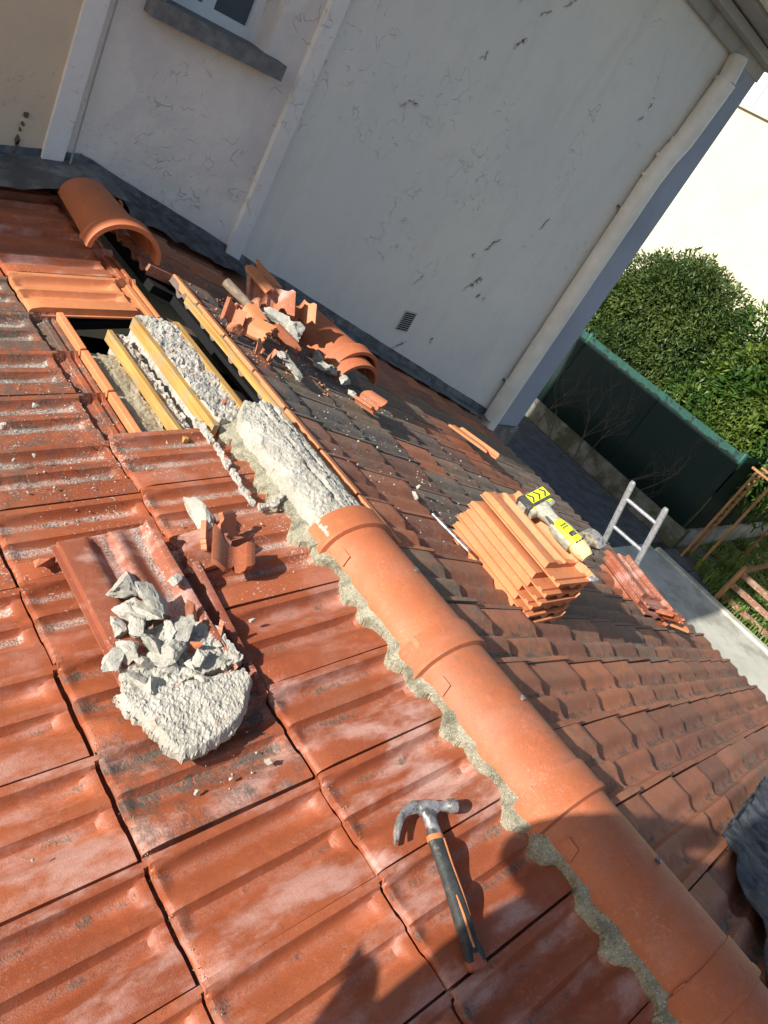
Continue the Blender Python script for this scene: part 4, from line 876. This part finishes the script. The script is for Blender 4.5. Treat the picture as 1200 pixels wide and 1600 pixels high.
gs('gear_head', [(0, -.212, -.002), (0, -.225, -.002), (0, -.262, -.006), (0, -.280, -.008)], [(.030, .027), (.032, .029), (.028, .025), (.022, .020)], M['tool_cream'], 16, .6)
for i in range(3): gbox('vent_slot', -.016+.014*i, -.007+.014*i, -.222, -.219, .026, .0305, M['black'], 0)
# wheel guard: half drum with a flat cheek, and the cutting disc
V = []; F = []; n = 20
for i in range(n+1):
    a = R(-60+200*i/n); c, s = math.cos(a), math.sin(a)
    V += [(.036, .060*c, .060*s), (.070, .060*c, .060*s), (.070, .057*c, .057*s), (.0375, .057*c, .057*s), (.036, .014*c, .014*s)]
for i in range(n):
    for a, b_ in ((0, 1), (1, 2), (2, 3), (0, 4)): F.append((5*i+a, 5*i+b_, 5*(i+1)+b_, 5*(i+1)+a))
gd = mesh_obj('wheel_guard', [(x, y-.245, z-.004) for x, y, z in V], F, M['steel'], gr, smooth=True, sharp=30)
bm = bmesh.new(); sweep(bm, [(.050, -.245, -.004), (.0525, -.245, -.004)], [.044, .044], 28, upv=Vector((0, 0, 1))); bm_obj('cutting_disc', bm, M['bar'], gr, smooth=True)
gs('spindle', [(.030, -.245, -.004), (.060, -.245, -.004)], [.011, .009], M['steel'], 12)
# foil-like shiny wrapper tucked under the top tile end
o = rough('foil_scrap', lambda x, y: (x/.03)**2+(y/.016)**2 < 1+.5*fbm(x*60, y*60), lambda x, y: .006+.006*fbm(x*70, y*70), lambda x, y: 0, -.04, .04, -.02, .02, .004, M['alu'], None, seed=3, smooth=True); o.location = (.885, .972, .010); o.rotation_euler = (R(-20), 0, 0)
tag(o, 'crumpled shiny foil scrap at the near end of the orange stack', 'foil scrap')

# ------------------------------------------------------------------ ladder leaning on the eaves
lad = tag(empty('aluminium_ladder', (4.66, 1.9, GZ)), 'aluminium ladder leaning on the eaves, two rungs showing above the roof edge', 'ladder')
L0, L1 = Vector((4.75, 1.76, GZ)), Vector((3.92, 2.172, -.50)); Rr0, Rr1 = Vector((4.75, 1.44, GZ)), Vector((3.92, 1.848, -.485))
off = Vector((4.66, 1.9, GZ))
for a, b_ in ((L0, L1), (Rr0, Rr1)):
    bm = bmesh.new(); sweep(bm, [a-off, b_-off-(b_-a).normalized()*.02, b_-off], [(.024, .015), (.024, .015), (.017, .009)], 14, upv=Vector((1, 0, .2)), power=.7); bm_obj('rail', bm, M['alu'], lad, smooth=True)
dl = (L1-L0); Ln = dl.length
for i in range(10):
    t = 1-(.155+.265*i)/Ln
    if t < .03: break
    bm = bmesh.new(); sweep(bm, [L0+dl*t-off, Rr0+(Rr1-Rr0)*t-off], [.0145, .0145], 10, power=.8); bm_obj('rung', bm, M['alu'], lad, smooth=True)

# ------------------------------------------------------------------ garden walls and green windbreak fence
cw = tag(empty('low_garden_wall', (13.476, 4.217, GZ)), 'low mossy concrete garden wall turning a corner under the green fence', 'garden wall')
for a in ((12.0, 12.22, 3.72, 14.5),): box('wall_run', a[0]-12.1, a[1]-12.1, a[2]-3.85, a[3]-3.85, -.2, .42, M['concrete_dark'], cw, bevel=.015)
box('wall_run', .125, 12, -.13, .07, -.2, .40, plain('pale_concrete', (.34, .34, .33), .9, 0, .25, 4, .006, 12, col2=(.22, .22, .2)), cw, bevel=.015)
fc = tag(empty('green_fence', (13.476, 4.217, GZ)), 'dark green windbreak fence with teal topped posts on the low wall, below the hedge', 'fence')
FT = 2.03
def net(x0, y0, x1, y1, seed):
    n = 40; V = []; F = []; L_ = math.hypot(x1-x0, y1-y0); nx, ny = (y1-y0)/L_, -(x1-x0)/L_
    for i in range(n+1):
        t = i/n
        for j, z in enumerate((.40, 1.0, 1.5, FT-.1, FT+.012*fbm(i*.7, seed))):
            d = .02*fbm(i*.4, j*.7+seed)-.012*math.sin(t*math.pi*6)**2
            V.append((x0+(x1-x0)*t+nx*d-12.1, y0+(y1-y0)*t+ny*d-3.85, z))
    for i in range(n):
        for j in range(4): F.append((5*i+j, 5*i+j+1, 5*(i+1)+j+1, 5*(i+1)+j))
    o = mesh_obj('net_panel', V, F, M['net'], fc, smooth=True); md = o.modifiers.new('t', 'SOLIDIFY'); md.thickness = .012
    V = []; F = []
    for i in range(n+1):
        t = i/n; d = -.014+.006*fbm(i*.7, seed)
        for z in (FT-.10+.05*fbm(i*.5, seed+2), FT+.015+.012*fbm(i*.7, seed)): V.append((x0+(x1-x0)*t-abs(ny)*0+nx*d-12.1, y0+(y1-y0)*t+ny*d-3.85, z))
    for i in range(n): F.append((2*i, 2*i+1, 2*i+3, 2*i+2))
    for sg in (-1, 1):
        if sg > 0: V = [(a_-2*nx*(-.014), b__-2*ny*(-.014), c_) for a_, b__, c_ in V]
        o = mesh_obj('sunlit_top_strip', V, F, M['cap_and_lit_top'], fc, smooth=True)  # sun on the top of the net, painted as a lighter strip
    # fine wires and ribs that show in the lit strip
    pass
yy = [3.85, 5.7, 7.6, 9.5, 11.4]
for a, b_ in zip(yy, yy[1:]): net(12.06, a, 12.06, b_, a)
xx = [12.1, 14.0, 16.0, 18.0, 20.0]
for a, b_ in zip(xx, xx[1:]): net(a, 3.80, b_, 3.80, a)
for x, y in [(12.09, q) for q in yy]+[(q, 3.83) for q in xx[1:]]:
    p = tube('post', [(x-12.1, y-3.85, .3), (x-12.1, y-3.85, FT+.05)], .026, M['net'], fc, 10)
    big = (y in (3.85, 7.6)) and x < 12.1
    tube('post_cap', [(x-12.1, y-3.85, FT-.16 if big else FT-.02), (x-12.1, y-3.85, FT+.05), (x-12.1, y-3.85, FT+.075)], [.055, .055, .03] if big else [.03, .03, .02], M['cap_and_lit_top'], p, 12)
# bare twiggy shrub in the shade before the fence
sh = tag(empty('bare_shrub', (12.926, 6.912, GZ)), 'bare leafless shrub of thin grey twigs in front of the green fence', 'shrub')
bm = bmesh.new(); rs = random.Random(3)
def twig(p, d, l, r, depth):
    q = [p]; dd = d.copy()
    for i in range(4): dd = (dd+Vector((rs.uniform(-.25, .25), rs.uniform(-.25, .25), rs.uniform(-.1, .2)))).normalized(); q.append(q[-1]+dd*l/4)
    sweep(bm, q, [r*(1-.15*i) for i in range(5)], 5)
    if depth:
        for i in range(3): twig(q[rs.randint(1, 4)], (dd+Vector((rs.uniform(-.9, .9), rs.uniform(-.9, .9), rs.uniform(-.2, .6)))).normalized(), l*.62, r*.55, depth-1)
for i in range(7): twig(Vector((rs.uniform(-.2, .2), rs.uniform(-1.6, 1.4), 0)), Vector((rs.uniform(-.3, .2), rs.uniform(-.5, .5), 1)).normalized(), 1.1, .012, 3)
bm_obj('twigs', bm, M['bark'], sh, smooth=True)
# ------------------------------------------------------------------ trellis arch and rail fence
tr = tag(empty('garden_trellis', (13.366, 3.832, GZ)), 'tall narrow brown wooden lattice frame with a beam on top at the fence corner', 'trellis')
for x in (0.0, .36): box('stile', x-.02, x+.02, -.02, .02, 0, 1.93, M['trellis_wood'], tr, bevel=.004)
for i in range(24):
    z = .12+i*.075; box('lattice_slat', .02, .34, -.008, .004, z-.008, z+.008, M['trellis_wood'], tr, M=Matrix.Translation((0, 0, z)) @ Matrix.Rotation(R(20 if i % 2 else -20), 4, 'Y') @ Matrix.Translation((0, 0, -z)) if i % 1 == 0 else None)
for y in (-.04, .62 if False else -.34): box('top_beam', -.12, 2.6, y, y+.035, 1.93, 1.98, M['trellis_wood'], tr, bevel=.004)
for i in range(5): box('cross_piece', -.06+.5*i, -.02+.5*i, -.42, .10, 1.982, 2.02, M['trellis_wood'], tr, bevel=.004)
for x in (0.0, 2.4): box('stile', x-.02, x+.02, -.342, -.302, 0, 1.93, M['trellis_wood'], tr, bevel=.004)
rf = tag(empty('rail_fence', (12.871, 2.732, GZ)), 'old reddish wooden rail fence with three planks beside the concrete path', 'fence')
for y in (0, -1.9, -3.8): tube('post', [(0, y, -.1), (.0, y, .72), (.0, y, .78)], [.05, .045, .03], M['trellis_wood'], rf, 10)
for z0, dx in ((.10, .0), (.34, .0), (.58, .0)):
    for a, b_ in ((0, -1.9), (-1.9, -3.8)): box('plank', .045, .075, b_+.01, a-.01, z0, z0+.10, M['rail_wood'], rf, bevel=.006)
box('side_rail', .06, 2.6, -.02, .04, .62, .69, M['trellis_wood'], rf, bevel=.006)
# ------------------------------------------------------------------ plants
def leaves(name, blobs, n, size, mat, parent, seed, droop=.3):
    r = random.Random(seed); V = []; F = []; A = []
    wts = [b_[3]*b_[4]+b_[4]*b_[5]+b_[3]*b_[5] for b_ in blobs]
    for _ in range(n):
        cx, cy, cz, ax_, ay, az = r.choices(blobs, wts)[0]
        d = Vector((r.gauss(0, 1), r.gauss(0, 1), r.gauss(0, 1))).normalized()
        if d.x > .55: continue            # nothing seen of the far side
        rr_ = (r.random()**.33)*.30+.72 if r.random() < .8 else r.uniform(.3, .75)
        wob = 1+.30*noise.noise(Vector((d.x*2+cx, d.y*2+cy, d.z*2+seed)))+.13*noise.noise(Vector((d.x*6+cx, d.y*6+cy, d.z*6)))
        p = Vector((cx+d.x*ax_*rr_*wob, cy+d.y*ay*rr_*wob, cz+d.z*az*rr_*wob))
        t = (d*.9+Vector((r.gauss(0, .55), r.gauss(0, .55), r.gauss(0, .55)-droop*(r.random()-.3)))).normalized()
        s = t.cross(Vector((r.gauss(0, .5), r.gauss(0, .5), 1))).normalized(); nn = s.cross(t)
        l = size*r.uniform(.65, 1.25); w_ = l*.19
        b_ = len(V); a = r.random()*(.75+.5*noise.noise(p*1.7)+.2)
        V += [p, p+t*l*.45+s*w_-nn*w_*.35, p+t*l-nn*l*.18, p+t*l*.45-s*w_-nn*w_*.35, p+t*l*.5]
        F += [(b_, b_+1, b_+4), (b_+1, b_+2, b_+4), (b_+2, b_+3, b_+4), (b_+3, b_, b_+4)]; A += [a]*5
    o = mesh_obj(name, V, F, mat, parent, attr=A)
    return o
def limbs(name, base, tips, parent, r0=.05):
    bm = bmesh.new()
    for t in tips:
        a = Vector(base); b_ = Vector(t); m_ = (a+b_)/2+Vector((0, (b_.y-a.y)*-.15, .2))
        sweep(bm, [a, m_, b_], [r0, r0*.6, r0*.2], 7)
    return bm_obj(name, bm, M['bark'], parent, smooth=True)
h1 = tag(empty('laurel_hedge', (15.896, 8.122, GZ)), 'big rounded dark green laurel hedge rising behind the green fence', 'hedge')
leaves('crown', [(0, .25, 2.75, 1.2, 1.45, 1.30), (.1, 1.05, 2.3, 1.0, .85, 1.0), (-.2, -1.0, 2.5, 1.1, 1.0, 1.15), (.1, -.1, 3.15, 1, 1.15, 1.0), (-.3, .0, 1.6, 1.2, 1.75, .9)], 52000, .115, M['leaf'], h1, 1)
leaves('inner_leaves', [(.15, 0, 2.4, .95, 1.5, 1.1), (.1, .1, 3.0, .8, 1.0, .8)], 9000, .30, M['leaf'], h1, 11)
limbs('trunk', (0, 0, 0), [(0, 1, 2.6), (.1, -1, 2.9), (0, 0, 3.3), (-.4, .5, 2.4), (-.3, -1.5, 2.2)], h1)
h2 = tag(empty('bright_laurel', (15.236, 4.932, GZ)), 'brighter large-leaved laurel at the right edge behind the fence corner', 'hedge')
leaves('crown', [(.3, .3, 2.7, 1.1, 1.2, 1.3), (.0, -.6, 2.3, 1.0, 1.3, 1.3), (-.3, .6, 1.7, .9, 1.2, 1.0), (.9, -1.4, 2.6, 1.3, 1.4, 1.5), (.5, .9, 3.3, .9, .9, .95)], 34000, .14, M['leaf2'], h2, 2)
leaves('inner_leaves', [(.3, 0, 2.4, .9, 1.6, 1.2)], 5000, .30, M['leaf2'], h2, 12)
limbs('trunk', (0, 0, 0), [(0, .8, 2.6), (.4, -.5, 2.9), (.5, .6, 3.1), (-.2, -1, 2.1)], h2)
# sparse upright shoots breaking the outline of the hedge top
def shoots(parent, spots, mat, seed):
    r = random.Random(seed); V = []; F = []; A = []
    for (x, y, z) in spots:
        h = r.uniform(.25, .5); d = Vector((r.uniform(-.1, .1), r.uniform(-.35, .35), 1)).normalized()
        for i in range(22):
            p = Vector((x, y, z))+d*h*i/22; t = (Vector((r.gauss(0, 1), r.gauss(0, 1), .5))).normalized(); s = t.cross(Vector((0, 0, 1))).normalized(); l = .11*r.uniform(.7, 1.1)
            b_ = len(V); V += [p, p+t*l*.45+s*l*.17, p+t*l, p+t*l*.45-s*l*.17]; F += [(b_, b_+1, b_+2), (b_, b_+2, b_+3)]; A += [r.random()]*4
    return tag(mesh_obj('shoots', V, F, mat, parent, attr=A), kind='stuff')
rs = random.Random(8)
shoots(h1, [(rs.uniform(-.4, .3), y, 3.95-.42*abs(y)**1.7-rs.uniform(0, .2)) for y in [-1.5+i*.11 for i in range(28)]], M['leaf'], 4)
def grass(name, x0, x1, y0, y1, n, h, mat, seed, label=None):
    r = random.Random(seed); V = []; F = []; A = []
    for _ in range(n):
        x = r.uniform(x0, x1); y = r.uniform(y0, y1)
        if noise.noise(Vector((x*1.3, y*1.3, seed))) < -.12: continue
        a = r.uniform(0, 6.28); l = h*r.uniform(.4, 1.1); s = Vector((math.cos(a), math.sin(a), 0)); w_ = .010+.006*r.random(); o_ = Vector((-s.y, s.x, 0))*w_
        p = Vector((x, y, GZ)); q = p+s*l*.35+Vector((0, 0, l*.8)); t = p+s*l*.9+Vector((0, 0, l*.72))
        b_ = len(V); V += [p-o_, p+o_, q+o_*.8, q-o_*.8, t]; F += [(b_, b_+1, b_+2, b_+3), (b_+3, b_+2, b_+4)]; A += [r.random()]*5
    return tag(mesh_obj(name, V, F, mat, None, attr=A), label, 'grass', kind='stuff')
grass('grass', 12.82, 19.4, -3.87, 3.5, 17000, .37, M['grass'], 5, 'bright green strap-leaved grass behind the wooden rail fence')
grass('weeds', 13.59, 19.4, 3.17, 4.05, 1700, .18, M['grass'], 6, 'low weeds in shade along the foot of the pale garden wall')
# ------------------------------------------------------------------ houses behind the hedge
nb = tag(empty('neighbour_house', (22.166, 9.882, GZ)), 'sunlit cream rendered house wall behind the hedge', 'house')
box('wall', 0, 6, -12, 11, 0, 7.62, M['neighbour'], nb); box('coping', -.10, 6.1, -12.1, 11.1, 7.62, 7.72, M['cornice'], nb, bevel=.01)
for y in (-.5, -6, 4.5): box('coping_tile', -.14, .3, y, y+1.2, 7.722, 7.76, M['cornice'], nb, bevel=.01)
fb = tag(empty('flat_block', (26.016, 12.082, GZ)), 'pale grey upper storey with dark window frames seen above the cream wall', 'building')
box('wall', 0, 6, -6, 8, 4, 11.5, M['facade'], fb)
for y0 in (-2.2, -.4, 1.4, 3.2):
    f = box('window', -.05, .02, y0, y0+1.3, 7.9, 10.2, M['bar'], fb); box('pane', -.07, -.052, y0+.08, y0+1.22, 7.98, 10.12, M['glass'], f)
bl = tag(empty('roof_terrace_rail', (22.606, 12.082, GZ+8.49)), 'white panels and dark post of a terrace railing on top of the cream wall', 'railing')
for i, y in enumerate((-2.2, -.95, .3, 1.55)):
    box('post', 0, .12, y, y+.13, 0, 2.6, M['bar'], bl, bevel=.004)
    box('panel', .02, .06, y+.14, y+.75, .0, 2.4, M['white'], bl); box('panel', .02, .06, y+.80, y+1.24, .0, 1.5, M['facade'], bl)
box('top_rail', -.02, .02, -3, 3.2, 1.52, 1.60, M['bar'], bl)

for o_ in (cw, fc, sh, tr, rf, h1, h2, nb, fb, bl): o_.scale = (1.1, 1.1, 1.1)

# ------------------------------------------------------------------ the photographer, standing behind the lens on the left slope
def skin(name, joints, edges, mat, parent, sub=2):
    me = bpy.data.meshes.new(name); me.from_pydata([j[:3] for j in joints], edges, []); me.materials.append(mat)
    o = bpy.data.objects.new(name, me); link(o, parent); md = o.modifiers.new('skin', 'SKIN'); md.use_smooth_shade = True
    me.skin_vertices.new() if not me.skin_vertices else None
    for v, j in zip(me.skin_vertices[0].data, joints): v.radius = (j[3], j[3])
    me.skin_vertices[0].data[0].use_root = True
    s_ = o.modifiers.new('sub', 'SUBSURF'); s_.levels = s_.render_levels = sub; return o
PB = (-2.02, .13, zl(-2.02))
DY = .05
pn = tag(empty('person', PB), 'person in dark jacket and jeans holding up a phone, standing on the left slope', 'person')
def q(x, y, z, r): return (x-PB[0], y+DY-PB[1], z-PB[2], r)
J = [q(-2.06, .13, .42, .16), q(-2.06, .16, .62, .195), q(-2.04, .15, .82, .19), q(-2.0, .13, .95, .14), q(-1.955, .13, 1.04, .055), q(-1.93, .13, 1.13, .09), q(-1.925, .13, 1.20, .10), q(-1.93, .13, 1.27, .085),
     q(-2.06, .29, .93, .075), q(-1.97, .42, .74, .06), q(-1.86, .34, .90, .045), q(-1.78, .21, 1.00, .032),
     q(-1.86, -.04, .93, .075), q(-1.80, -.12, .71, .055), q(-1.76, .01, .90, .042), q(-1.745, .08, 1.02, .032),
     q(-2.08, .21, .36, .11), q(-2.00, .27, .02, .085), q(-2.08, .33, -.38, .055), q(-1.95, .36, -.40, .045),
     q(-1.97, .03, .36, .105), q(-1.89, -.02, .02, .075), q(-1.97, -.06, -.36, .055), q(-1.84, -.06, -.345, .045)]
Ed = [(0, 1), (1, 2), (2, 3), (3, 4), (4, 5), (5, 6), (6, 7), (3, 8), (8, 9), (9, 10), (10, 11), (3, 12), (12, 13), (13, 14), (14, 15), (0, 16), (16, 17), (17, 18), (18, 19), (0, 20), (20, 21), (21, 22), (22, 23)]
skin('body', J, Ed, M['person_skin'], pn)
def ex(idx, k): return [(*J[i][:3], J[i][3]*k) for i in idx]
skin('jacket', ex([0, 1, 2, 3, 8, 9, 10, 12, 13, 14], 1.12), [(0, 1), (1, 2), (2, 3), (3, 4), (4, 5), (5, 6), (3, 7), (7, 8), (8, 9)], M['person_jacket'], pn)
skin('jeans', ex([0, 16, 17, 18, 20, 21, 22], 1.12), [(0, 1), (1, 2), (2, 3), (0, 4), (4, 5), (5, 6)], M['person_jeans'], pn)
for i in (18, 22): skin('shoe', ex([i, i+1], 1.25), [(0, 1)], M['person_shoe'], pn)
skin('hair', [q(-1.955, .13, 1.20, .10), q(-1.945, .13, 1.29, .085)], [(0, 1)], M['person_hair'], pn)
for hx, hy, hz, s_ in ((-1.765, .225, 1.045, 1), (-1.735, .095, 1.045, -1)):   # hands with five bent fingers round the phone
    for i in range(5):
        b_ = Vector((hx-PB[0]+.0, hy-PB[1], hz-PB[2]-.03+.018*i)); d = Vector((.018, -.03*s_, .004*i)) if i else Vector((.02, -.02*s_, -.01))
        skin('finger', [(*b_, .011), (*(b_+d), .009), (*(b_+d*1.5+Vector((-.012, -.006*s_, .004))), .008), (*(b_+d*1.6+Vector((-.03, -.008*s_, .004))), .007)], [(0, 1), (1, 2), (2, 3)], M['person_skin'], pn, 1)
ph = box('phone', -.036, .036, -.074, .074, -.008, 0, M['tool_dark'], None, bevel=.003)
ph.matrix_world = Matrix(((rt.x, up.x, -fwd.x, 0), (rt.y, up.y, -fwd.y, 0), (rt.z, up.z, -fwd.z, 0), (0, 0, 0, 1))); ph.location = CAM-fwd*.012-rt*.02-up*.05+Vector((0, 0, 0))
tag(ph, 'black smartphone held up by the person on the roof', 'phone')
bpy.context.view_layer.update()
